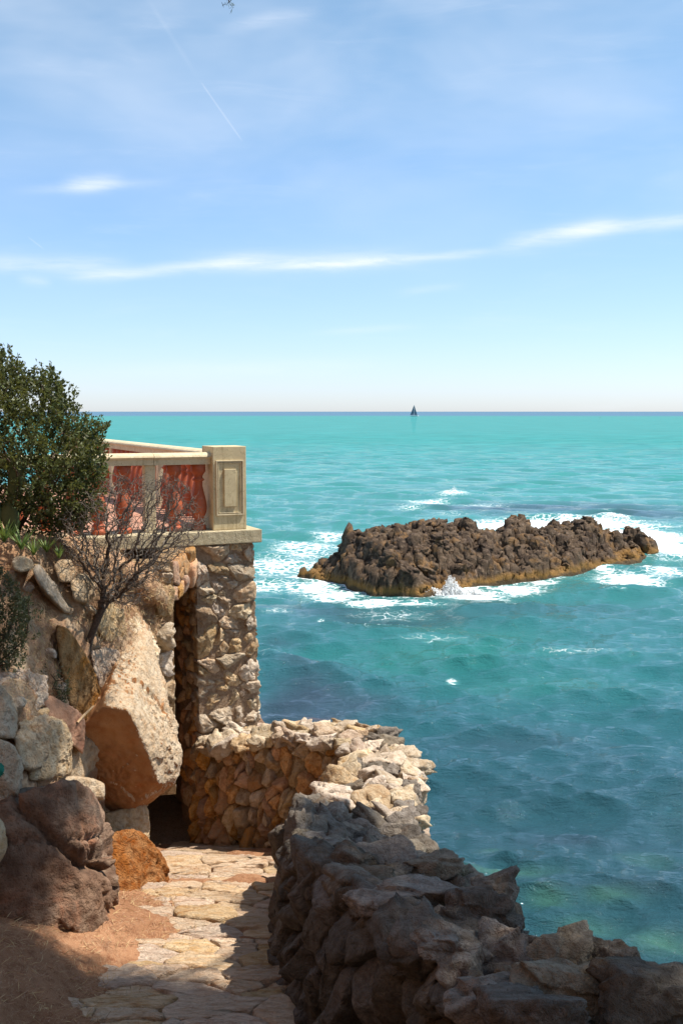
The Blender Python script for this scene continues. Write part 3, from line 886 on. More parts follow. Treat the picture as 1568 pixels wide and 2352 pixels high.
# soil under and beside the path, sloping up to the rocks
gx = np.concatenate([np.linspace(-14, -4.2, 18)[:-1], np.linspace(-4.2, 0.3, 120), np.linspace(.3, 1.0, 5)[1:]])
gy = np.concatenate([np.linspace(-9, 4, 24)[:-1], np.linspace(4, 13.4, 210)])
GX, GY = np.meshgrid(gx, gy, indexing='ij'); x = GX.ravel(); y = GY.ravel(); p3 = np.stack([x, y, 0 * x], 1)
edge = np.interp(y, [3, 6, 7, 8, 8.6, 9.3, 10, 11, 13], [-1.35, -1.45, -1.4, -1.2, -1.3, -1.45, -1.75, -2.1, -2.2]) + 0.16 * fbm(p3, 1.4, 3)
up = np.clip(edge - x, 0, 20)
zs = 8 - drop(y)
z = np.where(x > edge - 0.25, np.minimum(zs, tread(y)), zs) - 0.006
ful = 1 - .75 * sstep(y, 7.8, 8.8)
z = z + (0.03 + 0.06 * ful) * (1 - np.exp(-up / 0.18)) + 0.34 * ful * up * sstep(up, 0, 0.7) + 0.028 * fbm(p3, 4, 4) + 0.012 * fbm(p3, 17, 3) + 0.05 * sstep(fbm(p3, 1.1, 3, off=9), 0.05, 0.4)
z = np.where(up > 2.2, z + 0.3 * (up - 2.2), z)
z = z + np.where(y < 5, .7 * np.clip(-2.6 - x, 0, 8), 0)
xg = np.minimum(x, np.interp(y, [-9, 1.5, 3.2, 4.2, 5, 6, 7, 8.4, 9.2, 10, 10.6, 11.1, 11.5, 12, 12.5, 13.4], [.85, .78, .66, .43, .11, -.19, -.36, -.45, -.33, -.08, .04, -.06, -.55, -1.2, -1.8, -1.8]) + .25 + .002 * x)
ground = put('ground', np.stack([xg, y, z], 1), [grid_faces(len(gx), len(gy))], M_soil); tag(ground, kind='structure')
# unseen bank added behind the camera to block sky light and deepen the shade
bx_ = np.linspace(-16, 9, 60); by_ = np.linspace(-1.6, -14, 40)
BX, BY = np.meshgrid(bx_, by_, indexing='ij'); pb = np.stack([BX.ravel(), BY.ravel(), 0 * BX.ravel()], 1)
zb_ = 5.0 + 1.25 * np.clip(-1.6 - pb[:, 1], 0, 20) ** .95 - .25 * np.clip(pb[:, 0] - 2.5, 0, 9) + .5 * fbm(pb, .5, 4)
bank = put('bank', np.stack([pb[:, 0], pb[:, 1], zb_], 1), [grid_faces(60, 40)], M_hill); tag(bank, kind='structure')
GZ, GGX, GGY = z.reshape(GX.shape).copy(), gx.copy(), gy.copy()

# ------------------------------------------------------------------ parapet wall that curves round the path
ST = [  # inner x, y, top drop ; outer x, y, top drop
    (-1.80, 12.50, 3.85, -1.15, 12.80, 3.85), (-1.20, 12.00, 3.76, -.86, 12.62, 3.74), (-.55, 11.50, 3.52, -.25, 12.22, 3.60), (-.06, 11.10, 3.48, .30, 11.92, 3.50),
    (.04, 10.60, 3.50, .64, 11.30, 3.55), (-.08, 10.0, 3.48, .70, 10.25, 3.54), (-.33, 9.20, 3.38, .64, 9.25, 3.52), (-.45, 8.40, 3.22, .58, 8.30, 3.46), (-.36, 7.05, 2.88, .60, 7.20, 3.20),
    (-.19, 6.00, 2.55, .70, 6.20, 2.84), (.11, 5.00, 2.32, .92, 5.20, 2.66), (.43, 4.20, 2.24, 1.22, 4.50, 2.52), (.66, 3.20, 2.18, 1.62, 3.80, 2.42), (.78, 1.50, 1.85, 1.95, 2.20, 2.05), (.85, -1.5, 1.2, 2.1, -1.2, 1.4)]
SPER = 14
IN = spline([(a[0], a[1], 8 - a[2]) for a in ST], SPER); OUT = spline([(a[3], a[4], 8 - a[5]) for a in ST], SPER)
cumI = np.concatenate([[0], np.cumsum(np.linalg.norm(np.diff(IN[:, :2], axis=0), axis=1))])
cumO = np.concatenate([[0], np.cumsum(np.linalg.norm(np.diff(OUT[:, :2], axis=0), axis=1))])
LI = lambda st: cumI[int(st * SPER)]
LO = lambda st: cumO[int(st * SPER)]


def along(cum, line, u):
    return np.stack([np.interp(u, cum, line[:, k]) for k in range(3)], 1)


def tang(cum, line, u):
    a = along(cum, line, np.clip(u - .1, 0, cum[-1])); b_ = along(cum, line, np.clip(u + .1, 0, cum[-1]))
    tt = b_ - a; tt[:, 2] = 0
    return tt / np.linalg.norm(tt, axis=1)[:, None]


WALL = thing('parapet_wall', (-.1, 9.0, 4.2), 'rough dry-stone parapet curving round the path above the sea, half sunlit, half shaded', 'stone wall')


def inner_surf(u0, vl):
    def f_(u, v):
        p = along(cumI, IN, u0 + u); tt = tang(cumI, IN, u0 + u)
        n_ = np.stack([tt[:, 1], -tt[:, 0], 0 * tt[:, 0]], 1)
        base = 8 - drop(p[:, 1]) - 0.08
        z_ = base + (p[:, 2] - 0.05 - base) * v / vl
        off = -0.07 * (1 - v / vl)
        p = p.copy(); p[:, 2] = z_
        p -= n_ * (0.05 + off)[:, None] * 1.0
        return p, n_
    return f_


def outer_surf(u0, vl, zb):
    def f_(u, v):
        p = along(cumO, OUT, u0 + u); tt = tang(cumO, OUT, u0 + u)
        n_ = np.stack([-tt[:, 1], tt[:, 0], 0 * tt[:, 0]], 1)
        z_ = zb + (p[:, 2] - zb) * v / vl
        p = p.copy(); p[:, 2] = z_
        p += n_ * (0.06 * (1 - v / vl))[:, None]
        return p, n_
    return f_


# core of rubble and earth
nu = 160; uu = np.linspace(0, 1, nu)
ci = along(cumI / cumI[-1], IN, uu); co = along(cumO / cumO[-1], OUT, uu)
prof = []
for i in range(nu):
    a, b_ = ci[i], co[i]; dv = (b_ - a) * (1, 1, 0); dv = dv / np.linalg.norm(dv)
    ai, bo = a + dv * 0.085, b_ - dv * 0.09
    gz = 8 - float(drop(a[1])) - 0.35
    prof.append([(ai[0], ai[1], gz), (ai[0], ai[1], a[2] - .10), *[tuple(ai + (bo - ai) * s_ + np.array([0, 0, -.11])) for s_ in (.25, .5, .75)], (bo[0], bo[1], b_[2] - .16), (bo[0] + dv[0] * .05, bo[1] + dv[1] * .05, 2.4), (bo[0] + dv[0] * .3, bo[1] + dv[1] * .3, -1.5)])
prof = np.array(prof); V = prof.reshape(-1, 3)
V[:, 2] += 0.03 * fbm(V, 3.0, 3)
put('mortar_core', V, [grid_faces(nu, prof.shape[1])], M_mortar, WALL)

lay_stones(WALL, inner_surf(LI(0), 1.15), LI(4.2) - LI(0), 1.15, 120, [M_ochre, M_ochre, M_warm, M_orange], 101, aspect=2.0, gap=0.016, bulge=0.05, relax=0, nper=24, rough=0.034, slope=.9)
lay_stones(WALL, inner_surf(LI(4.4), 1.1), LI(6.9) - LI(4.4), 1.1, 26, [M_greyshade, M_grey], 102, aspect=1.7, gap=0.02, bulge=0.06, nper=18, rough=0.02)
lay_stones(WALL, inner_surf(LI(6.9), 1.15), LI(12.8) - LI(6.9), 1.15, 84, [M_greyshade], 103, aspect=1.9, gap=0.022, bulge=0.045, relax=0, nper=28, rough=0.022, slope=.6)
lay_stones(WALL, outer_surf(LO(3.6), .8, 3.55), LO(8.6) - LO(3.6), .8, 56, [M_pale, M_pale, M_warm], 104, aspect=1.4, gap=0.014, bulge=0.04, relax=1, nper=26, rough=0.04, slope=.6)

rt = np.random.default_rng(404)


def top_rocks(s0, s1, w0, w1, size, mats, n_try, level, zoff=0.0, flat=0.62, seed=0, mind=0.72, rough=.07):
    """rocks bedded along the top; s in stations, w across from the path side"""
    done = []
    for k in range(n_try):
        s_ = rt.uniform(s0, s1); wv = rt.uniform(w0, w1); sz = rt.uniform(*size)
        a = IN[min(int(s_ * SPER), len(IN) - 1)]; b_ = OUT[min(int(s_ * SPER), len(OUT) - 1)]
        p = a + (b_ - a) * wv
        if any(np.hypot(*(p[:2] - q[:2])) < mind * (sz + q[3]) for q in done):
            continue
        done.append(np.array([*p, sz]))
        ax = np.array([sz * rt.uniform(1.0, 1.55), sz * rt.uniform(.8, 1.1), sz * rt.uniform(.75, 1.1) * flat])
        v, f = rock(p + np.array([0, 0, zoff - ax[2] * .25]), ax, 1000 + seed + k, level, 9, 34, rough, tilt=1.3)
        put('stone', v, [f], mats[int(rt.integers(len(mats)))], WALL)
    return len(done)


nt = 0
nt += top_rocks(0.2, 3.4, .02, 1.0, (.075, .15), [M_pale, M_warm, M_pale], 900, 4, -.02, .8, 0)
nt += top_rocks(3.4, 6.2, .0, 1.05, (.09, .19), [M_pale, M_pale, M_warm, M_grey], 900, 4, -.03, .75, 2000)
nt += top_rocks(6.2, 8.4, .1, 1.0, (.09, .20), [M_grey, M_grey, M_greyshade], 800, 4, -.02, .75, 4000)
nt += top_rocks(8.4, 10.2, .14, 1.05, (.10, .20), [M_grey, M_greyshade], 700, 4, -.03, .75, 6000, .7, .06)
nt += top_rocks(10.2, 12.9, .12, 1.1, (.10, .19), [M_grey, M_greyshade], 700, 4, -.03, .75, 8000, .72, .06)
# big blocks set on the shaded stretch
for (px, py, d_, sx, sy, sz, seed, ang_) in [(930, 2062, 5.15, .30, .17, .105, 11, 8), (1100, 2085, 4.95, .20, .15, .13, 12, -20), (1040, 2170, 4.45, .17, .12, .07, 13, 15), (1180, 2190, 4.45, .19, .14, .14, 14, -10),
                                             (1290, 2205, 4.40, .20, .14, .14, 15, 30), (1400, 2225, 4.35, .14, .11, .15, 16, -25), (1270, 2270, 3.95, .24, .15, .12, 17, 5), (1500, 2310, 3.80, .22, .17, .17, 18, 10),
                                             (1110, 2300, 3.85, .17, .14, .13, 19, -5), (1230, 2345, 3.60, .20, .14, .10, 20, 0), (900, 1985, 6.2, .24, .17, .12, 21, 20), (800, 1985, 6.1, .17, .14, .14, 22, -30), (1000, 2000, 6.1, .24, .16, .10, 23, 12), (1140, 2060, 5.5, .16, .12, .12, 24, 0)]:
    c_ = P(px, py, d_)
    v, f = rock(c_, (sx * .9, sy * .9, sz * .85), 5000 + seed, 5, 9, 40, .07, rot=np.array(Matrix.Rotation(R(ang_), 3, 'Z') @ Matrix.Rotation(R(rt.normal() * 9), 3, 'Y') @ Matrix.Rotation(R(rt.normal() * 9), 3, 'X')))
    put('stone', v, [f], M_grey if seed % 2 else M_greyshade, WALL)
# rock the wall and the terrace stand on
cf = []
co2 = along(cumO / cumO[-1], OUT, np.linspace(0, 1, 120))
for i, p in enumerate(co2):
    a = co2[max(i - 1, 0)]; b_ = co2[min(i + 1, 119)]; tt = (b_ - a)[:2]; tt /= np.linalg.norm(tt); nn = np.array([-tt[1], tt[0]])
    for (zf, ofs) in ((3.5, -.12), (3.0, .0), (2.2, .05), (1.2, .12), (.3, .25), (-1.2, .5)):
        zt = min(p[2] - .5, 3.6); cf.append((p[0] + nn[0] * ofs, p[1] + nn[1] * ofs, zt * zf / 3.5 if zf > 0 else zf))
cf = np.array(cf); cf += 0.12 * np.stack([fbm(cf, 1.3, 3), fbm(cf, 1.3, 3, off=20), 0.3 * fbm(cf, 1.3, 3, off=40)], 1) * (1, 1, 1)
cl = put('sea_cliff', cf, [grid_faces(120, 6)], M_bouldg); tag(cl, kind='structure')

# ------------------------------------------------------------------ terrace on its stone pier, with the doorway under it
CR = np.array([-1.08, 13.0]); AV = np.array([-.906, -.423]); SV = np.array([-.423, .906])
BP = CR + AV * .723; CJ = np.array([-1.782, 11.30]); LW = np.array([-.97, -.24])
zt = lambda dr: 8 - dr
TER = thing('terrace', (CR[0], CR[1], 3.2), 'stone-built terrace over the sea with a dark doorway beneath its thick cream slab', 'terrace')


def prism(name, poly, z0, z1, mat, parent, bevel=0.0, lip=None):
    bm = bmesh.new()
    lo = [bm.verts.new((p[0], p[1], z0)) for p in poly]; hi = [bm.verts.new((p[0], p[1], z1)) for p in poly]
    n = len(poly)
    bm.faces.new(lo[::-1]); bm.faces.new(hi)
    for i in range(n):
        bm.faces.new((lo[i], lo[(i + 1) % n], hi[(i + 1) % n], hi[i]))
    bmesh.ops.recalc_face_normals(bm, faces=bm.faces)
    if bevel:
        bmesh.ops.bevel(bm, geom=bm.edges[:], offset=bevel, segments=2, affect='EDGES', profile=.6)
    off = np.zeros(3); p = parent
    while p is not None:
        off += np.array(p.location); p = p.parent
    bmesh.ops.translate(bm, verts=bm.verts, vec=tuple(-off))
    me = bpy.data.meshes.new(name); bm.to_mesh(me); bm.free(); me.materials.append(mat)
    o = bpy.data.objects.new(name, me); COL.objects.link(o)
    if parent is not None:
        o.parent = parent
    return o


def TW(wv, l):
    return CR + AV * wv + SV * l


q0 = [TW(.715, -.082), TW(-.055, -.082), TW(.01, .74), TW(.715, .74)]; q1 = [TW(.715, -.024), TW(.01, -.024), TW(.01, .74), TW(.715, .74)]
put('mortar_core', [(*p, zt(4.3)) for p in q0] + [(*p, zt(1.58)) for p in q1], [np.array([(0, 1, 5, 4), (1, 2, 6, 5), (2, 3, 7, 6), (3, 0, 4, 7), (4, 5, 6, 7)])], M_mortar, TER, False)
prism('mortar_core', [TW(.71, .02), TW(.01, .02), TW(.01, .74), TW(.71, .74)], 1.5, zt(4.301), M_mortar, TER)
prism('mortar_core', [CJ - SV * .012, CJ + LW * 1.6 - SV * .012, CJ + LW * 1.6 + SV * .4, CJ + SV * .3], zt(4.1), zt(1.58), M_mortar, TER)
nl = np.array([.96, -.281])
prism('lintel_core', [CJ - nl * .04 + SV * .03, BP - nl * .04 + SV * .05, BP + SV * .72, CJ + SV * .72], zt(2.0), zt(1.58), M_mortar, TER)
prism('side_wall', [TW(0.02, .745), TW(0.02, 9.0), TW(.55, 9.0), TW(.55, .745)], -1.0, zt(1.585), M_mortar, TER)
prism('back_wall', [TW(.555, 3.2), TW(3.6, 3.2), TW(3.6, 3.6), TW(.555, 3.6)], -1.0, zt(1.585), M_mortar, TER)
prism('side_wall', [TW(2.4, .9), TW(2.9, .9), TW(2.9, 3.19), TW(2.4, 3.19)], 2.0, zt(1.585), M_mortar, TER)


prism('tunnel_floor', [TW(.56, -.2), TW(2.39, -.2), TW(2.39, 3.19), TW(.56, 3.19)], 1.0, zt(5.18), M_mortar, TER)


def pier_surf(ul, vl, z0):
    def f_(u, v):
        dr = 8 - (z0 + v); bt = np.maximum(dr - 1.575, 0) / 2.5
        wv = .723 * (1 - u / ul)
        xy = CR + AV * wv[:, None] - SV * (.05 * bt)[:, None] - AV * (.075 * bt * u / ul)[:, None]
        return np.concatenate([xy, (z0 + v)[:, None]], 1), np.tile([-SV[0], -SV[1], .02], (len(u), 1))
    return f_


def flat_surf(o, d, n, z0):
    def f_(u, v):
        xy = o + d * u[:, None]
        return np.concatenate([xy, (z0 + v)[:, None]], 1), np.tile([n[0], n[1], 0.0], (len(u), 1))
    return f_


z0 = zt(4.25); vl = zt(1.58) - z0
lay_stones(TER, pier_surf(.723, vl, z0), .723, vl, 56, [M_pale, M_warm, M_pale, M_warm, M_pale], 212, aspect=.85, gap=0.006, bulge=0.042, relax=0, nper=30, rough=0.026, over=.012, slope=.34)
# the seaward flank and the doorway's flank
lay_stones(TER, flat_surf(CR + np.array([.02, 0.03]), SV, -AV, zt(4.3)), 3.0, 2.7, 40, [M_pale, M_warm], 215, gap=.02, bulge=.06, nper=18)
lay_stones(TER, flat_surf(BP, SV, AV, zt(4.9)), .75, 2.9, 52, [M_ochre, M_warm, M_ochre], 213, aspect=.9, gap=0.016, bulge=0.02, nper=18, rough=0.016)
lay_stones(TER, flat_surf(CJ + LW * 1.3, -LW, np.array([.24, -.97]), zt(4.1)), 1.3, 4.1 - 1.58, 58, [M_pale, M_warm, M_pale], 219, aspect=.62, gap=0.010, bulge=0.05, nper=26, rough=0.034, over=.008, relax=0)
dB = (BP - CJ); Lb = float(np.hypot(*dB))
lay_stones(TER, flat_surf(CJ, dB / Lb, nl, zt(2.03)), Lb, .45, 11, [M_orange, M_ochre, M_orange], 221, gap=0.012, bulge=0.02, nper=24, rough=0.012, slope=.2)
# slab
fo = -SV
sl = [TW(-.09, -.10), TW(3.6, -.10), TW(3.6, 9.4), TW(-.09, 9.4)]
slab = prism('slab', sl, zt(1.574), zt(1.415), M_rough, TER, .012)
prism('floor', [TW(.08, .42), TW(3.3, .42), TW(3.3, 9.0), TW(.08, 9.0)], zt(1.414), zt(1.405), M_tile, TER)


def extrude(name, prof, p0, p1, side, mat, parent):
    """prof: (across, z) loop carried from p0 to p1 (plan points)"""
    prof = np.array(prof); n = len(prof); VV = []
    for p in (p0, p1):
        for (a, z_) in prof:
            VV.append((p[0] + side[0] * a, p[1] + side[1] * a, z_))
    ff = np.array([(i, (i + 1) % n, n + (i + 1) % n, n + i) for i in range(n)])
    o = put(name, VV, [ff], mat, parent, False)
    bm = bmesh.new(); bm.from_mesh(o.data); bm.verts.ensure_lookup_table()
    bm.faces.new([bm.verts[i] for i in range(n)][::-1]); bm.faces.new([bm.verts[n + i] for i in range(n)])
    bmesh.ops.recalc_face_normals(bm, faces=bm.faces); bm.to_mesh(o.data); bm.free()
    return o


def rail_prof(zb, zt_):
    h_ = zt_ - zb; lip = h_ * .44
    pr = [(-.095, zb), (.095, zb), (.095, zb + h_ - lip - .012), (.108, zb + h_ - lip - .008), (.112, zb + h_ - lip + .006)]
    pr += [(.125 * math.cos(t_) if True else 0, zb + h_ - lip + .01 + (lip - .01) * math.sin(t_)) for t_ in np.linspace(.05, math.pi - .05, 9)]
    pr += [(-.112, zb + h_ - lip + .006), (-.108, zb + h_ - lip - .008), (-.095, zb + h_ - lip - .012)]
    return pr


def lathe(prof, n=16):
    th = np.arange(n) * 2 * math.pi / n; VV = []
    for (r_, z_) in prof:
        VV.append(np.stack([r_ * np.cos(th), r_ * np.sin(th), np.full(n, z_)], 1))
    VV = np.concatenate(VV); m_ = len(prof); ff = []
    for i in range(m_ - 1):
        for k in range(n):
            ff.append((i * n + k, i * n + (k + 1) % n, (i + 1) * n + (k + 1) % n, (i + 1) * n + k))
    return VV, np.array(ff)


ZB, ZR = zt(1.415), zt(.625)      # slab top, rail underside
hb = ZR - ZB
bprof = [(.0, 0), (.10, 0), (.10, .055), (.085, .06), (.075, .075), (.088, .095), (.075, .115), (.060, .13), (.085, .17), (.108, .22), (.115, .27), (.110, .33), (.092, .40), (.072, .47), (.058, .53), (.052, .575),
         (.056, .585), (.078, .595), (.082, .612), (.060, .625), (.058, .65), (.075, .675), (.098, .70), (.10, .705), (.10, hb), (0, hb)]
bprof = [(r_ * .88, z_) for r_, z_ in bprof]
bv, bf = lathe(bprof, 18)
bal_mesh = make_mesh('baluster', bv, [bf], M_terra)


def tbox(name, w0, w1, l0, l1, z0, z1, mat, parent, bevel=.006):
    return prism(name, [TW(w0, l0), TW(w1, l0), TW(w1, l1), TW(w0, l1)], z0, z1, mat, parent, bevel)


# near balustrade, from the corner pier back towards the hillside
BF = thing('balustrade', (*TW(.5, .16), ZB), 'front balustrade, short run of red balusters between the panelled pier and the bushes', 'balustrade', 'terracotta balustrades of the terrace')
extrude('rail', rail_prof(ZR, zt(.485)), TW(.492, .16), TW(1.18, .16), -SV, M_cream, BF)
extrude('rail', rail_prof(ZR + .002, zt(.483)), TW(1.186, .16), TW(3.4, .16), -SV, M_cream, BF)
k = 0
for wv in np.arange(.62, 3.4, .30):
    k += 1
    c_ = TW(wv, .16)
    if k == 3:
        tbox('post', wv - .065, wv + .065, .10, .22, ZB + .001, ZR - .001, M_cream, BF); continue
    o = bpy.data.objects.new('baluster', bal_mesh); COL.objects.link(o); o.parent = BF
    o.location = Vector((c_[0], c_[1], ZB)) - BF.location
# seaward balustrade
BS = thing('balustrade', (*TW(.2, 4.5), ZB), 'seaward balustrade, long run of red balusters going away from the panelled pier', 'balustrade', 'terracotta balustrades of the terrace')
for (a, b_) in ((.44, 3.1), (3.106, 5.9), (5.906, 8.78)):
    extrude('rail', rail_prof(ZR, zt(.485)), TW(.2, a), TW(.2, b_), AV, M_cream, BS)
k = 0
for lv in np.arange(.6, 8.7, .30):
    k += 1
    c_ = TW(.2, lv)
    if k % 10 == 0:
        tbox('post', .14, .26, lv - .065, lv + .065, ZB + .001, ZR - .001, M_cream, BS); continue
    o = bpy.data.objects.new('baluster', bal_mesh); COL.objects.link(o); o.parent = BS
    o.location = Vector((c_[0], c_[1], ZB)) - BS.location
# panelled corner pier
PR = thing('stone_pier', (*TW(.28, .2), ZB), 'square cream corner pier with a framed raised panel, at the end of the balustrade', 'pier')
tbox('shaft', .07, .49, .0, .41, ZB + .002, zt(.415), M_stucco, PR, .008)


def panel(parent, wc, l, side):
    h_ = zt(.415) - ZB
    z_lo, z_hi = ZB + .175 * h_, ZB + .835 * h_
    for (ins, t_, dp) in ((.0, .016, .018), (.026, .011, .012)):
        a, b_ = wc - .172 + ins, wc + .172 - ins; q0, q1 = z_lo + ins, z_hi - ins
        for (w0, w1, y0, y1) in ((a, a + t_, q0, q1), (b_ - t_, b_, q0, q1), (a + t_, b_ - t_, q1 - t_, q1), (a + t_, b_ - t_, q0, q0 + t_)):
            tbox('moulding', w0, w1, l - dp, l + .004, y0 + .0005, y1 - .0005, M_cream, parent, .004)
    tbox('panel', wc - .075, wc + .075, l - .022, l + .004, ZB + .28 * h_, ZB + .73 * h_, M_stucco, parent, .006)


panel(PR, .28, 0.0, 0)
FP = thing('stone_pier', (*TW(.28, 9.0), ZB), 'small cream pier at the far end of the seaward rail, half behind the bush', 'pier')
tbox('shaft', .07, .49, 8.79, 9.2, ZB + .002, zt(.415), M_stucco, FP, .008)
tbox('cap', .05, .51, 8.77, 9.22, zt(.4145), zt(.38), M_cream, FP, .008)

# ------------------------------------------------------------------ hillside
ROWS = [
    [(-12, 16, 7.6), (-9, 16, 7.3), (-7, 16, 7.0), (-6.2, 16, 6.6), (-5.8, 16, 6.2), (-5.4, 16, 5.9), (-5.0, 16, 5.5)],
    [P(-1400, 1130, 10), P(-400, 1195, 10.3), P(0, 1222, 10.6), P(120, 1244, 10.9), P(210, 1270, 11.1), P(290, 1310, 11.3), P(350, 1350, 11.5)],
    [P(-1400, 1180, 8.4), P(-400, 1235, 9), P(0, 1258, 9.4), P(130, 1285, 9.8), P(220, 1335, 10.2), P(300, 1390, 10.7), P(350, 1430, 11.2)],
    [P(-1400, 1370, 7.6), P(-400, 1385, 8.3), P(0, 1400, 8.8), P(120, 1420, 9.3), P(210, 1450, 9.8), P(285, 1480, 10.2), P(345, 1510, 10.9)],
    [P(-1400, 1560, 7.0), P(-400, 1570, 7.7), P(0, 1580, 8.15), P(110, 1600, 8.75), P(180, 1620, 9.35), P(240, 1640, 9.95), P(320, 1690, 10.7)],
    [P(-1400, 1780, 6.4), P(-400, 1790, 7.1), P(0, 1800, 7.6), P(100, 1800, 8.15), P(165, 1800, 8.95), P(235, 1830, 9.8), P(320, 1840, 10.9)],
    [P(-1400, 2000, 5.9), P(-400, 2000, 6.7), P(0, 2000, 7.3), P(130, 2000, 7.9), P(215, 2000, 8.8), P(270, 2000, 9.8), P(320, 1960, 11.2)],
    [P(-1400, 2330, 5.2), P(-400, 2290, 6.2), P(0, 2270, 6.9), P(150, 2270, 7.5), P(235, 2230, 8.3), P(290, 2150, 9.4), P(330, 2040, 11.3)],
]
G = np.array([[np.array(c_, float) for c_ in r_] for r_ in ROWS])
rows2 = np.stack([spline(G[i], 26) for i in range(len(G))])
full = np.stack([spline(rows2[:, j], 26) for j in range(rows2.shape[1])])       # (cols, rows, 3)
nc, nr2 = full.shape[:2]; V = full.reshape(-1, 3)
du = np.gradient(full, axis=0); dv = np.gradient(full, axis=1)
N = np.cross(dv, du); N /= np.linalg.norm(N, axis=2)[..., None] + 1e-9
N = N.reshape(-1, 3); N *= np.sign(N[:, 2:3] - N[:, 1:2])
dsp = 0.13 * fbm(V, 1.6, 3) + 0.085 * fbm(V, 3.6, 4, .6, ridge=True) + 0.02 * fbm(V, 20, 3)
HV = V + N * dsp[:, None]
hill = put('hillside', HV, [grid_faces(nc, nr2)], M_hill); tag(hill, kind='structure')


def on_hill(px, py):
    """hillside point seen in that direction"""
    uvx = 784 + F * HVc[:, 0]; uvy = 1176 - F * HVc[:, 1]
    k_ = np.argmin((uvx - px) ** 2 + (uvy - py) ** 2)
    return HV[k_], N[k_]


rel = HV - (0, 0, EYE); zc = rel[:, 1] * CP - rel[:, 2] * SP
HVc = np.stack([rel[:, 0] / zc, (rel[:, 1] * SP + rel[:, 2] * CP) / zc], 1)

# ------------------------------------------------------------------ boulders
def boulder(name, label, pts, mat, seed, level=6, rough=.05, power=26, fine=1.0, crack=None, aniso=(1, 1, 1), cat='boulder', base=None, chips=.05, sunlit_crust=0.0):
    Pw = [P(*p) for p in pts]; c_ = np.mean(Pw, 0)
    v, f = hull_rock(Pw, level, power, rough, seed, fine, crack, aniso, 0.0, chips, sunlit_crust)
    o = put(name, v - c_, [f], mat); o.location = tuple(c_)
    return tag(o, label, cat)


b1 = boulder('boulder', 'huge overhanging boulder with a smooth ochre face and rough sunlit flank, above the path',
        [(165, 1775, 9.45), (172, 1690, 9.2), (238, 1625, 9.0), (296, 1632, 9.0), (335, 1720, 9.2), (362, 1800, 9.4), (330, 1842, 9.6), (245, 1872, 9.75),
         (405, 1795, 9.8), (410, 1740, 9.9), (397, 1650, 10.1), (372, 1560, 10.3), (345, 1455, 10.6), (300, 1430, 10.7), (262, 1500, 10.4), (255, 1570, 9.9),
         (180, 1650, 10.9), (190, 1860, 10.7), (340, 1850, 10.7)], M_bould, 1, 7, .04, 50, chips=.035, sunlit_crust=.05)
# faces turned to the sun get a paler material: sunlight put into the colour
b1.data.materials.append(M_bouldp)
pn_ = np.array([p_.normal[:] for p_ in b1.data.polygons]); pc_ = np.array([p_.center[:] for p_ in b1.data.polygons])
sunlit_crust = pn_ @ np.array([.72, .10, .55]) + .18 * fbm(pc_, 5, 3) > .22
b1.data.polygons.foreach_set('material_index', sunlit_crust.astype(np.int32))
boulder('boulder', 'dark grey-brown fissured boulder in tree shade beside the bottom of the path',
        [(-120, 2185, 6.9), (-120, 1900, 7.0), (60, 1820, 7.3), (175, 1805, 7.6), (222, 1830, 7.8), (248, 1900, 7.8), (262, 2000, 7.75), (256, 2110, 7.6), (226, 2212, 7.35), (90, 2195, 7.0),
         (-120, 1830, 8.4), (180, 1830, 9), (250, 2000, 8.9), (240, 2215, 8.7), (-100, 2200, 8.6)], M_bouldg, 2, 6, .055, 45,
        crack=[(P(165, 2040, 7.1), np.array([.80, .0, .60]), .022, .16), (P(60, 1960, 7.0), np.array([.25, .1, .96]), .014, .07), (P(215, 1960, 7.6), np.array([.95, .2, .22]), .012, .06)], chips=.10)
boulder('boulder', 'rust-orange sunlit rock propped under the huge overhanging boulder',
        [(240, 1935, 9.0), (262, 1905, 9.1), (328, 1900, 9.4), (368, 1965, 9.5), (382, 2040, 9.35), (374, 2110, 9.2), (300, 2110, 8.85), (250, 2060, 8.8), (260, 1910, 10.2), (370, 1990, 10.2), (360, 2080, 10.2), (250, 2080, 10.2)], M_red, 3, 6, .06, 18, chips=.12)
boulder('boulder', 'tan blocky rock wedged between the overhanging boulder and the rust-orange rock',
        [(236, 1868, 9.5), (325, 1848, 9.8), (340, 1892, 9.8), (332, 1942, 9.7), (300, 1965, 9.45), (243, 1948, 9.4), (236, 1870, 10.6), (330, 1850, 10.6), (330, 1960, 10.5), (240, 1960, 10.5)], M_warm, 4, 6, .05, 22, chips=.08)
boulder('boulder', 'thin ledge of pale rock lying just above the dark fissured boulder',
        [(120, 1790, 8.2), (180, 1782, 8.4), (236, 1800, 8.6), (238, 1835, 8.6), (200, 1830, 8.4), (125, 1815, 8.2), (150, 1785, 9.1), (238, 1800, 9.3), (230, 1840, 9.3)], M_bouldp, 5, 5, .03, 20)
b5 = boulder('boulder', 'weathered pale rock on the bank with a green paint spot',
        [(-90, 1840, 7.2), (-90, 1720, 7.2), (-30, 1690, 7.25), (25, 1710, 7.4), (48, 1760, 7.45), (46, 1815, 7.4), (10, 1850, 7.3), (-80, 1700, 8.2), (45, 1740, 8.3), (40, 1840, 8.2)], M_bouldp, 6, 6, .04, 22)
boulder('boulder', 'reddish wedge of rock with a bright sunlit upper edge, left of the overhanging boulder',
        [(100, 1612, 8.5), (118, 1598, 8.6), (150, 1616, 8.7), (182, 1638, 8.8), (196, 1662, 8.85), (190, 1730, 8.85), (165, 1710, 8.7), (115, 1655, 8.5), (110, 1600, 9.3), (190, 1640, 9.5), (190, 1720, 9.5)], M_bould, 7, 6, .03, 26)
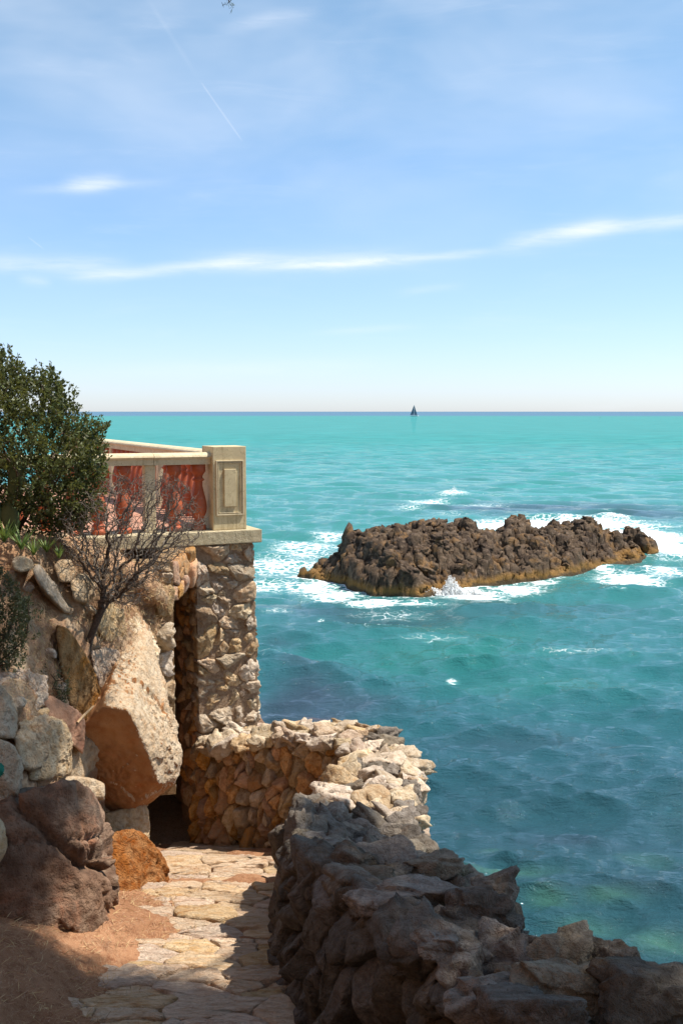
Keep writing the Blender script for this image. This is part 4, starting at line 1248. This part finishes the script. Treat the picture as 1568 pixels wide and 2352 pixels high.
boulder('boulder', 'tall grey sloping rock in dappled shade below the dead bush',
        [(130, 1440, 8.95), (168, 1455, 9.1), (205, 1520, 9.3), (228, 1585, 9.4), (232, 1635, 9.4), (190, 1660, 9.15), (160, 1620, 8.95), (140, 1540, 8.9), (135, 1440, 9.9), (228, 1590, 10.2), (225, 1650, 10.1)], M_bouldg, 8, 6, .05, 22)
boulder('boulder', 'knobbly column of crumbling rock between the green-marked rock and the reddish wedge',
        [(112, 1660, 8.15), (140, 1655, 8.25), (158, 1700, 8.35), (164, 1775, 8.35), (120, 1790, 8.0), (60, 1790, 7.8), (85, 1720, 8.0), (115, 1660, 8.9), (165, 1700, 9.1), (165, 1780, 9.1)], M_bouldp, 9, 6, .07, 14)
boulder('boulder', 'pale pitted stone under the aloe leaves on the slope, lit on top',
        [(125, 1300, 9.3), (140, 1285, 9.4), (162, 1285, 9.5), (172, 1312, 9.5), (165, 1335, 9.45), (135, 1335, 9.3), (130, 1290, 9.8), (170, 1300, 9.9), (165, 1338, 9.8)], M_bouldp, 10, 5, .03, 18)
boulder('boulder', 'pale pitted stone at the foot of the dead bush, dark on its near face',
        [(160, 1340, 9.4), (182, 1320, 9.6), (205, 1325, 9.7), (215, 1355, 9.7), (200, 1385, 9.6), (168, 1375, 9.4), (180, 1325, 10.1), (212, 1350, 10.2), (195, 1390, 10.0)], M_bouldp, 11, 5, .03, 18)
boulder('boulder', 'long white ridge of rock running diagonally down the needle-covered slope',
        [(72, 1305, 8.95), (92, 1298, 9.1), (112, 1325, 9.2), (165, 1405, 9.4), (150, 1410, 9.3), (98, 1350, 9.0), (80, 1330, 8.9), (95, 1300, 9.5), (165, 1400, 9.8), (120, 1390, 9.7)], M_pale, 12, 5, .03, 16)
boulder('boulder', 'small rounded white stone high on the slope beneath the aloes',
        [(28, 1290, 8.8), (45, 1280, 8.85), (70, 1286, 8.95), (76, 1305, 8.95), (50, 1312, 8.85), (30, 1306, 8.8), (40, 1282, 9.2), (75, 1295, 9.3), (50, 1315, 9.2)], M_pale, 13, 5, .025, 16)
boulder('boulder', 'pitted pale rock half buried directly above the green-marked rock',
        [(-60, 1690, 7.4), (-60, 1600, 7.6), (0, 1570, 7.75), (22, 1600, 7.85), (40, 1650, 7.75), (35, 1695, 7.6), (-50, 1610, 8.4), (35, 1640, 8.6), (30, 1690, 8.4)], M_bouldp, 14, 6, .04, 20)
boulder('boulder', 'rough brown rock in deep shade on the bank behind the dark fissured boulder',
        [(-120, 1990, 6.75), (-90, 1870, 6.9), (-30, 1860, 7.0), (8, 1890, 7.1), (14, 1950, 7.05), (-20, 2000, 6.85), (-90, 1870, 7.9), (12, 1900, 8.0), (0, 2000, 7.9)], M_bouldp, 15, 5, .05, 18)
boulder('boulder', 'dark wet-looking rock in the sea air behind the stone pier, above the curving parapet',
        [(560, 1760, 13.0), (560, 1640, 13.3), (585, 1632, 13.4), (608, 1668, 13.4), (620, 1715, 13.3), (618, 1790, 13.1), (570, 1640, 14.3), (612, 1680, 14.3), (616, 1790, 14.3)], M_bouldg, 16, 5, .06, 16)
boulder('boulder', 'crumbling pale rock stack perched on the overhanging boulder, next to the doorway wall',
        [(285, 1465, 10.3), (300, 1420, 10.5), (318, 1412, 10.6), (345, 1465, 10.7), (362, 1540, 10.6), (330, 1570, 10.3), (290, 1530, 10.2), (300, 1420, 11.2), (350, 1470, 11.3), (362, 1560, 11.2)], M_pale, 17, 6, .10, 12, 1.3)
boulder('boulder', 'craggy ochre rock face filling the gap between the reddish wedge and the overhanging boulder',
        [(170, 1690, 9.1), (200, 1665, 9.3), (240, 1640, 9.6), (215, 1740, 9.2), (185, 1790, 8.9), (160, 1780, 8.75), (165, 1720, 8.9), (240, 1700, 10), (200, 1800, 9.8), (170, 1680, 9.8)], M_bouldp, 18, 6, .08, 14)
boulder('boulder', 'broad broken limestone outcrop under the small grey-green shrub, half in shade',
        [(-60, 1560, 7.9), (0, 1545, 8.1), (70, 1540, 8.4), (108, 1570, 8.6), (100, 1625, 8.45), (40, 1655, 8.05), (-50, 1650, 7.7), (0, 1550, 8.8), (100, 1580, 9.2), (60, 1650, 8.9)], M_bouldp, 19, 6, .09, 14)
boulder('boulder', 'cracked pale outcrop right under the stem of the dead bush',
        [(205, 1505, 9.45), (235, 1490, 9.7), (275, 1500, 9.95), (290, 1550, 9.95), (262, 1600, 9.75), (230, 1585, 9.5), (240, 1490, 10.3), (290, 1520, 10.5), (270, 1600, 10.3)], M_warm, 20, 6, .08, 14)
boulder('boulder', 'jagged upright limestone fin by the pale pitted stones near the dead bush stem',
        [(225, 1395, 9.75), (250, 1385, 9.95), (285, 1410, 10.2), (290, 1470, 10.2), (250, 1470, 9.9), (222, 1440, 9.7), (260, 1390, 10.5), (290, 1440, 10.7), (240, 1470, 10.4)], M_bouldp, 21, 6, .09, 14)
boulder('boulder', 'crumbly brown rock mass between the pitted half-buried rock and the knobbly column',
        [(30, 1700, 7.75), (55, 1660, 8.0), (100, 1650, 8.25), (112, 1700, 8.1), (95, 1760, 7.9), (50, 1760, 7.7), (60, 1660, 8.6), (115, 1690, 8.8), (80, 1760, 8.5)], M_warm, 22, 6, .09, 14)
boulder('boulder', 'grey slab fallen across the top of the dark fissured boulder',
        [(10, 1830, 7.35), (60, 1812, 7.55), (120, 1808, 7.75), (150, 1830, 7.75), (100, 1850, 7.5), (20, 1860, 7.3), (60, 1812, 8.2), (150, 1815, 8.3)], M_grey, 23, 5, .05, 16)
# green paint spot on the edge rock
pc = P(-2, 1768, 7.2)
# rubble lying about the slope
rs = np.random.default_rng(55)
for k, (px, py, s_, where) in enumerate([
        (300, 1585, .05, 'in the litter on the upper end of the overhanging boulder'), (345, 1590, .055, 'against the doorway wall beside the overhanging boulder'), (265, 1600, .05, 'at the dry grass edge above the overhanging boulder'),
        (150, 1400, .05, 'just past the lower tip of the long white ridge'), (60, 1350, .05, 'below the small rounded white stone'), (120, 1375, .035, 'tiny, close beside the long white ridge'),
        (20, 1330, .06, 'above the grey-green shrub'), (205, 1400, .06, 'behind the stem of the dead bush'), (250, 1370, .06, 'under the middle of the dead bush crown'),
        (90, 1560, .06, 'next to the grey-green shrub'), (40, 1620, .07, 'below the grey-green shrub'), (140, 1580, .05, 'in the wiry scrub'), (230, 1600, .05, 'at the foot of the tall grey sloping rock'),
        (110, 1500, .05, 'between the grey-green shrub and the tall grey sloping rock'), (70, 1690, .07, 'beside the knobbly crumbling column'), (95, 1640, .05, 'touching the tip of the reddish wedge'), (30, 1900, .08, 'on the bank behind the dark fissured boulder')]):
    p, n_ = on_hill(px, py)
    v, f = rock((0, 0, 0), np.array([1.2, 1, .8]) * s_, 300 + k, 3, 10, 18, .12)
    o = put('loose_stone', v, [f], M_pale if k % 3 else M_warm); o.location = tuple(p + n_ * s_ * .25)
    tag(o, 'loose limestone lump ' + where, 'stone', 'loose stones on the slope')
# a pale stick leaning between the rocks
pa_, pb_ = P(178, 1660, 8.75), P(215, 1622, 9.0)
v, f = tube([pa_, pa_ * .6 + pb_ * .4 + (0, 0, .006), pb_], [.011, .012, .008], 6) if 'tube' in globals() else (None, None)
o = put('dry_stick', v - pa_, [f], M_straw); o.location = tuple(pa_)
tag(o, 'pale dry stick leaning between the reddish wedge and the overhanging boulder', 'stick')

# ------------------------------------------------------------------ vegetation helpers
def in_poly(pts, poly):
    poly = np.array(poly, float)
    return poly_dist(pts[:, 0], pts[:, 1], poly) > 0


def colonize(root, attractors, step, kill, infl, iters=140, trunk=None, wob=.12):
    nodes = [np.array(root, float)]; par = [-1]
    for p in (trunk or []):
        nodes.append(np.array(p, float)); par.append(len(nodes) - 2)
    A = np.array(attractors, float); alive = np.ones(len(A), bool)
    near = np.full(len(A), 1e9); nid = np.zeros(len(A), int)

    def upd(start):
        for i in range(start, len(nodes)):
            d_ = np.linalg.norm(A - nodes[i], axis=1); k_ = d_ < near
            near[k_] = d_[k_]; nid[k_] = i
    upd(0)
    for it in range(iters):
        use = alive & (near < infl)
        if not use.any():
            if not alive.any():
                break
            use = alive & (near <= near[alive].min() + 1e-6)
        st_ = len(nodes)
        for i in np.unique(nid[use]):
            a_ = A[use & (nid == i)]
            dirs = a_ - nodes[i]; dirs /= np.linalg.norm(dirs, axis=1)[:, None] + 1e-9
            g = dirs.mean(0) + rng.normal(0, wob, 3); g /= np.linalg.norm(g) + 1e-9
            nodes.append(nodes[i] + g * step); par.append(i)
        upd(st_)
        alive &= near > kill
        if len(nodes) > 9000:
            break
    return np.array(nodes), np.array(par)


def branch_mesh(nodes, par, tip, expo=2.2, rmax=.05, sel=None, n=5):
    N_ = len(nodes); acc = np.zeros(N_)
    for i in range(N_ - 1, 0, -1):
        if acc[i] == 0:
            acc[i] = tip ** expo
        acc[par[i]] += acc[i]
    rad_ = np.minimum(np.maximum(acc, tip ** expo) ** (1 / expo), rmax)
    out = {}
    for nm, cond in (sel or {'branch': lambda r_: r_ > -1}).items():
        idx_ = [i for i in range(1, N_) if cond(rad_[i])]
        if not idx_:
            continue
        a = nodes[par[idx_]]; b_ = nodes[idx_]; t_ = b_ - a; t_ /= np.linalg.norm(t_, axis=1)[:, None] + 1e-9
        u_ = np.cross(t_, (0.31, 0.87, 0.38)); u_ /= np.linalg.norm(u_, axis=1)[:, None] + 1e-9; w_ = np.cross(t_, u_)
        th = np.arange(n) * 2 * math.pi / n; m_ = len(idx_)
        ra = np.minimum(rad_[par[idx_]], rad_[idx_] * 1.5); rb = rad_[idx_]
        ring = np.cos(th)[None, :, None] * u_[:, None] + np.sin(th)[None, :, None] * w_[:, None]
        Va = a[:, None] - t_[:, None] * ra[:, None, None] * .3 + ring * ra[:, None, None]; Vb = b_[:, None] + ring * rb[:, None, None]
        VV = np.concatenate([Va, Vb], 1).reshape(-1, 3)
        k_ = np.arange(n); base = np.stack([k_, (k_ + 1) % n, n + (k_ + 1) % n, n + k_], 1)
        ff = (base[None] + (np.arange(m_) * 2 * n)[:, None, None]).reshape(-1, 4)
        out[nm] = (VV, ff)
    return out, rad_


def leaves(pos, dirs, length, width, r, curl=.25):
    """one folded leaf-shaped face for each position"""
    n = len(pos); d_ = dirs / (np.linalg.norm(dirs, axis=1)[:, None] + 1e-9)
    s_ = np.cross(d_, r.normal(size=(n, 3))); s_ /= np.linalg.norm(s_, axis=1)[:, None] + 1e-9
    up_ = np.cross(s_, d_); L_ = (length * r.uniform(.6, 1.25, n))[:, None]; W_ = (width * r.uniform(.7, 1.2, n))[:, None]
    V_ = np.stack([pos, pos + d_ * L_ * .5 + s_ * W_ * .5 + up_ * L_ * curl * .3, pos + d_ * L_ + up_ * L_ * curl * -.2, pos + d_ * L_ * .5 - s_ * W_ * .5 + up_ * L_ * curl * .3], 1).reshape(-1, 3)
    return V_, np.arange(n * 4).reshape(n, 4)


def leafy_bush(name, label, outline, dc, thick, root, nshoot, nleaf, llen, lwid, mat, seed, shoot=(.10, .22), upw=.9, group=None, nbr=320):
    r = np.random.default_rng(seed); out = np.array(outline, float)
    lo, hi = out.min(0), out.max(0); pts = []
    while len(pts) < nshoot:
        q = lo + (hi - lo) * r.uniform(size=(nshoot, 2))
        q3 = np.concatenate([q, np.full((len(q), 1), float(seed))], 1); q = q[poly_dist(q[:, 0], q[:, 1], out) > 30 * (fbm(q3, .022, 3, .6) - .12)]
        pts.extend(q.tolist())
    pts = np.array(pts[:nshoot]); inn = np.clip(poly_dist(pts[:, 0], pts[:, 1], out) / 120.0, 0.05, 1)
    dd_ = dc + thick * np.sqrt(inn) * r.uniform(-1, 1, nshoot)
    base = np.array([P(a, b_, c_) for (a, b_), c_ in zip(pts, dd_)])
    # keep a lumpy density so that gaps and clumps show
    dens = fbm(base, 4.2, 3, .6, seed); base = base[dens > -.16 - .25 * (rng.uniform(size=len(dens)) < .3)]
    cen = np.array([P(*out.mean(0), dc)]) + np.array([0, 0, -.35])
    dirs = base - cen; dirs /= np.linalg.norm(dirs, axis=1)[:, None]; dirs = dirs * .75 + np.array([0, 0, upw]) * .6 + r.normal(0, .33, dirs.shape); dirs /= np.linalg.norm(dirs, axis=1)[:, None]
    ln = r.uniform(*shoot, len(base))
    t_ = r.uniform(0, 1, (len(base), nleaf)) ** .8
    pos = base[:, None] + dirs[:, None] * (ln[:, None] * (t_ - .8))[..., None] + r.normal(0, .008, (len(base), nleaf, 3))
    ld = dirs[:, None] * .75 + r.normal(0, .65, pos.shape)
    T = thing(name, root, label, 'bush', group)
    v, f = leaves(pos.reshape(-1, 3), ld.reshape(-1, 3), llen, lwid, r)
    fo_ = put('foliage', v, [f], mat, T); fo_['kind'] = 'stuff'
    at_pts = base[r.permutation(len(base))[:nbr]] - dirs[:1] * 0
    nd, pa = colonize(root, at_pts, .07, .09, .6, 60)
    bmz, _ = branch_mesh(nd, pa, .0035, 2.3, .045)
    put('branches', bmz['branch'][0], [bmz['branch'][1]], M_bark, T)
    return T


BUSH = [(-420, 760), (-200, 740), (-60, 770), (0, 800), (38, 812), (60, 850), (90, 832), (128, 848), (140, 885), (162, 876), (182, 905), (190, 935), (214, 940), (220, 975), (246, 985), (238, 1030), (246, 1070), (236, 1120), (222, 1165), (190, 1205), (120, 1228), (40, 1222), (0, 1205), (-420, 1190)]
leafy_bush('mastic_bush', 'large dense dark green evergreen bush rising above the slope beside the terrace', BUSH, 9.9, .75, P(40, 1225, 9.9), 4600, 20, .042, .020, M_leaf, 61, (.12, .27))
SH2 = [(-160, 1320), (0, 1305), (20, 1345), (60, 1370), (98, 1400), (92, 1450), (60, 1475), (70, 1520), (20, 1545), (-160, 1540)]
leafy_bush('small_shrub', 'small grey-green shrub with red-tinged leaves growing low on the slope', SH2, 8.25, .28, P(-20, 1540, 8.2), 620, 18, .030, .013, M_leaf2, 62, (.06, .14), .6)
SH3 = [(60, 1545), (120, 1520), (175, 1560), (160, 1610), (95, 1640), (40, 1610)]
leafy_bush('dry_scrub', 'sparse dark wiry scrub tangled in the shade above the reddish rock wedge', SH3, 8.75, .18, P(100, 1625, 8.8), 170, 12, .026, .010, M_leaf2, 63, (.05, .12), .6, nbr=90)

# dead bush
DEADP = [(118, 1235), (150, 1160), (215, 1120), (270, 1070), (330, 1095), (400, 1085), (440, 1120), (470, 1180), (478, 1225), (430, 1262), (390, 1300), (340, 1370), (300, 1405), (255, 1400), (200, 1330), (150, 1275)]
rdn = np.random.default_rng(64); q = []
while len(q) < 1500:
    c_ = np.array([rdn.uniform(100, 490), rdn.uniform(1060, 1420)])
    if in_poly(c_[None], DEADP)[0]:
        q.append(P(c_[0], c_[1], 9.75 + rdn.normal() * .26))
dr_ = P(200, 1500, 9.55)
nd, pa = colonize(dr_, np.array(q), .028, .034, .34, 190, wob=.42, trunk=[P(207, 1468, 9.55), P(222, 1430, 9.57), P(236, 1395, 9.6)])
DB = thing('dead_bush', dr_, 'bare leafless bush with dark twisted trunk and grey tangled twigs in front of the terrace', 'bush')
bmz, rr_ = branch_mesh(nd, pa, .0021, 2.25, .034, {'trunk': lambda r_: r_ > .0105, 'twigs': lambda r_: r_ <= .0105})
put('trunk', bmz['trunk'][0], [bmz['trunk'][1]], M_bark, DB)
tw = put('twigs', bmz['twigs'][0], [bmz['twigs'][1]], M_twig, DB)
v_, f_ = [], []
tips = np.where((rr_ < .006))[0]; tips = tips[rdn.permutation(len(tips))[:1500]]; off = 0
for i in tips:
    d0 = nd[i] - nd[pa[i]]; d0 /= np.linalg.norm(d0) + 1e-9; p = nd[i]; pts = [p]
    for k in range(3):
        d0 = d0 + rdn.normal(0, .5, 3) + np.array([0, 0, -.12]); d0 /= np.linalg.norm(d0); p = p + d0 * rdn.uniform(.018, .04); pts.append(p)
    a, b_ = tube(pts, [.0024, .002, .0018, .0012], 3); v_.append(a); f_.append(b_ + off); off += len(a)
o = put('twig_ends', np.concatenate(v_), [np.concatenate(f_)], M_twig, DB); o['kind'] = 'stuff'

# aloes on the brink of the slope
for k, (px, py, d_, s_, where) in enumerate([(10, 1245, 9.1, 1.0, 'below the cactus pads'), (50, 1262, 9.15, 1.1, 'directly above the small rounded white stone'), (78, 1275, 9.2, .95, 'at the top of the long white ridge'), (108, 1268, 9.4, .9, 'uphill of the pale pitted stone lit on top'),
                                             (136, 1282, 9.5, .7, 'smallest, nearly touching the pale pitted stone'), (-30, 1250, 9.0, 1.0, 'farthest from the terrace'), (30, 1232, 9.5, .8, 'deep in the shade behind the others')]):
    r = np.random.default_rng(800 + k); b0 = P(px, py, d_); V_, F_ = [], []; off = 0
    for i in range(15):
        a = r.uniform(0, 6.28); t0 = r.uniform(.15, .75); L_ = s_ * r.uniform(.13, .22); w_ = .011 * s_
        dr2 = np.array([math.cos(a) * math.sin(t0), math.sin(a) * math.sin(t0), math.cos(t0)]); sd = np.array([-math.sin(a), math.cos(a), 0])
        nrm = np.cross(dr2, sd)
        for j in range(5):
            u_ = j / 4; c_ = b0 + dr2 * L_ * u_ + np.array([math.cos(a), math.sin(a), 0]) * .03 * u_ * u_ * s_
            ww = w_ * (1 - u_ ** 1.6) + .0008
            V_ += [c_ - sd * ww, c_ + nrm * ww * .55, c_ + sd * ww]
        for j in range(4):
            q0 = off + j * 3
            F_ += [(q0, q0 + 1, q0 + 4, q0 + 3), (q0 + 1, q0 + 2, q0 + 5, q0 + 4)]
        off += 15
    o = put('aloe', np.array(V_) - b0, [np.array(F_)], M_aloe); o.location = tuple(b0)
    tag(o, 'green spiky aloe clump ' + where, 'aloe', 'aloe clumps along the brink of the slope')

# prickly pear standing in the shade of the bush
CT = thing('prickly_pear', P(30, 1230, 9.35), 'dark prickly pear cactus with oval pads in the shade under the bush', 'cactus')
for (px, py, sx, sz, rt_) in [(38, 1105, .075, .165, .1), (25, 1190, .08, .14, -.15), (-20, 1170, .09, .16, -.3)]:
    D, Fc = ico(3); Vp = D * np.array([sx, .028, sz]) * (1 + .05 * (D[:, 2:3] > 0))
    c_, s_ = math.cos(rt_), math.sin(rt_)
    Vp = np.stack([Vp[:, 0] * c_ + Vp[:, 2] * s_, Vp[:, 1], -Vp[:, 0] * s_ + Vp[:, 2] * c_], 1)
    put('pad', Vp + P(px, py, 9.55), [Fc], M_cactus, CT)

# dry grass and fallen pine needles over the slope
rg = np.random.default_rng(66)
scr = np.stack([784 + F * HVc[:, 0], 1176 - F * HVc[:, 1]], 1)
vis_ = np.where((scr[:, 0] > -150) & (scr[:, 0] < 400) & (scr[:, 1] > 1240) & (scr[:, 1] < 1900))[0]
pick = vis_[rg.integers(0, len(vis_), 42000)]
scr = np.stack([784 + F * HVc[pick, 0], 1176 - F * HVc[pick, 1]], 1)
dens = fbm(HV[pick], 2.0, 3, off=3)
kp = (scr[:, 0] > -150) & (scr[:, 0] < 400) & (scr[:, 1] > 1240) & (scr[:, 1] < 1900) & (dens + .2 * (scr[:, 1] < 1580) > .06)
pick = pick[kp]
pos = HV[pick] + rg.normal(0, .025, (len(pick), 3)) + N[pick] * .008
dirs = rg.normal(0, 1, (len(pick), 3)); dirs -= N[pick] * (dirs * N[pick]).sum(1)[:, None] * .75; dirs += N[pick] * .22 + np.array([0, 0, -.25])
v, f = leaves(pos, dirs, .075, .0042, rg, .25)
o = put('dry_grass', v, [f], M_straw); tag(o, 'dry straw-coloured grass and pine needles lying over the slope', None, None, 'stuff')
# straws on the path edge
m_ = 9000
xs = rg.uniform(-2.7, -0.95, m_); ys_ = rg.uniform(5.6, 9.8, m_)
zi = GZ[np.clip(np.searchsorted(GGX, xs), 0, len(GGX) - 1), np.clip(np.searchsorted(GGY, ys_), 0, len(GGY) - 1)]
pos = np.stack([xs, ys_, zi + .012], 1)
kp = fbm(pos, 1.8, 3, off=8) + .5 * (-1.35 - xs) > -.12
pos = pos[kp]; dirs = rg.normal(0, 1, pos.shape) * (1, 1, .3) + (0, 0, .12)
v, f = leaves(pos, dirs, .085, .0042, rg, .2)
o = put('fallen_needles', v, [f], M_straw); tag(o, 'dry pine needles scattered over the red soil beside the path', None, None, 'stuff')
# a few long dry stalks by the foot of the dark boulder
r = np.random.default_rng(67)
for k, (px, py, d_) in enumerate([(250, 2185, 7.4)]):
    b0 = P(px, py, d_); VV, FF, off = [], [], 0
    for j in range(13):
        a = r.uniform(0, 6.28); p = b0 + r.normal(0, .03, 3) * (1, 1, .1); dd_ = np.array([math.cos(a) * .5, math.sin(a) * .3, 1.0]); pts = [p]
        for i in range(4):
            dd_ = dd_ / np.linalg.norm(dd_) + np.array([math.cos(a) * .18, math.sin(a) * .1, -.06]); p = p + dd_ * .042; pts.append(p)
        a_, b_ = tube(pts, [.0024, .0022, .0018, .0014, .0008], 4); VV.append(a_ - b0); FF.append(b_ + off); off += len(a_)
    o = put('grass_tuft', np.concatenate(VV), [np.concatenate(FF)], M_straw); o.location = tuple(b0)
    tag(o, 'thin dry grass stalks standing at the foot of the dark fissured boulder', 'grass')

# spot of green trail paint on the edge rock, laid over the rock's own surface
mesh_v = np.array([v_.co[:] for v_ in b5.data.vertices]) + np.array(b5.location)
pr = mesh_v - (0, 0, EYE); zc = pr[:, 1] * CP - pr[:, 2] * SP
sx, sy = 784 + F * pr[:, 0] / zc, 1176 - F * (pr[:, 1] * SP + pr[:, 2] * CP) / zc
tri = np.array([p_.vertices[:] for p_ in b5.data.polygons]); cx, cy = sx[tri].mean(1), sy[tri].mean(1)
nor = np.array([p_.normal[:] for p_ in b5.data.polygons])
kp = (((cx + 2) / 12) ** 2 + ((cy - 1768) / 17) ** 2 < 1) & (nor[:, 1] < -.1)
if kp.any():
    ids, inv = np.unique(tri[kp], return_inverse=True)
    vn = np.array([v_.normal[:] for v_ in b5.data.vertices])
    o = put('paint_spot', mesh_v[ids] + vn[ids] * .003 - np.array(b5.location), [inv.reshape(-1, 3)], M_paint)
    o.parent = b5

# ------------------------------------------------------------------ the pine whose crown shades the path
PT = thing('pine_tree', (-4.6, -2.2, 6.0), 'tall pine overhead whose high crown shades the path and the near wall', 'tree')
rpn = np.random.default_rng(90); tg = []


sg = []


def shade(x0, x1, y0, y1, z_, n, h0=5.2, h1=8.5, sig=.17):
    for _ in range(n):
        g_ = np.array([rpn.uniform(x0, x1), rpn.uniform(y0, y1), z_]); hz = rpn.uniform(h0, h1)
        t_ = (EYE + hz - z_) / SUN[2]
        tg.append(g_ + np.array(SUN) * t_); sg.append(sig)


shade(-4.0, 3.0, -1.0, 6.5, 4.6, 620)
shade(-4.2, -.5, 5.6, 6.65, 4.3, 90)
shade(.0, .22, 6.6, 8.9, 4.9, 90, 5.6, 7.5, .10)
shade(-3.6, -2.05, 6.2, 7.6, 5.2, 85)
shade(-4.6, -2.9, 6.6, 8.2, 6.2, 34)
shade(-3.2, -2.0, 7.6, 9.0, 5.6, 10, 6, 8)
tg = np.array(tg)
root = np.array([-4.6, -2.2, 6.0])
nd, pa = colonize(root, tg[rpn.permutation(len(tg))[:260]], .38, .42, 3.0, 90, trunk=[root + (0.15, .2, 1.0), root + (.4, .5, 2.2), root + (.8, .9, 3.6), root + (1.3, 1.4, 5.0), root + (1.9, 2.0, 6.2)])
bmz, _ = branch_mesh(nd, pa, .014, 2.2, .19, {'trunk': lambda r_: r_ > .07, 'branches': lambda r_: r_ <= .07}, 7)
for nm in bmz:
    put(nm, bmz[nm][0], [bmz[nm][1]], M_bark, PT)
nn_ = 175
pos = tg[:, None] + np.array(sg)[:, None, None] * rpn.normal(0, 1, (len(tg), nn_, 3)) * (1.15, 1.15, .7)
dirs = rpn.normal(0, 1, pos.shape) + (0, 0, .4)
v, f = leaves(pos.reshape(-1, 3), dirs.reshape(-1, 3), 0.19, .034, rpn, .1)
o = put('needles', v, [f], M_needle, PT); o['kind'] = 'stuff'
# one twig droops below the rest of the crown
tp_ = P(527, 6, 9.3); nb_ = nd[np.argmin(np.linalg.norm(nd - (tp_ + (0.2, .2, 2.2)), axis=1))]
md_ = (tp_ + nb_) / 2 + (0, .15, .25)
cv = spline([nb_, md_, tp_ + (-.01, 0, .25), tp_], 8)
v, f = tube(cv, np.linspace(.018, .004, len(cv)), 5); put('drooping_twig', v, [f], M_bark, PT)
pn2 = tp_ + rpn.normal(0, .02, (26, 3)); v, f = leaves(pn2, rpn.normal(0, 1, (26, 3)) + (0, 0, -.5), .06, .006, rpn, .1); o = put('needle_tuft', v, [f], M_needle, PT); o['kind'] = 'stuff'
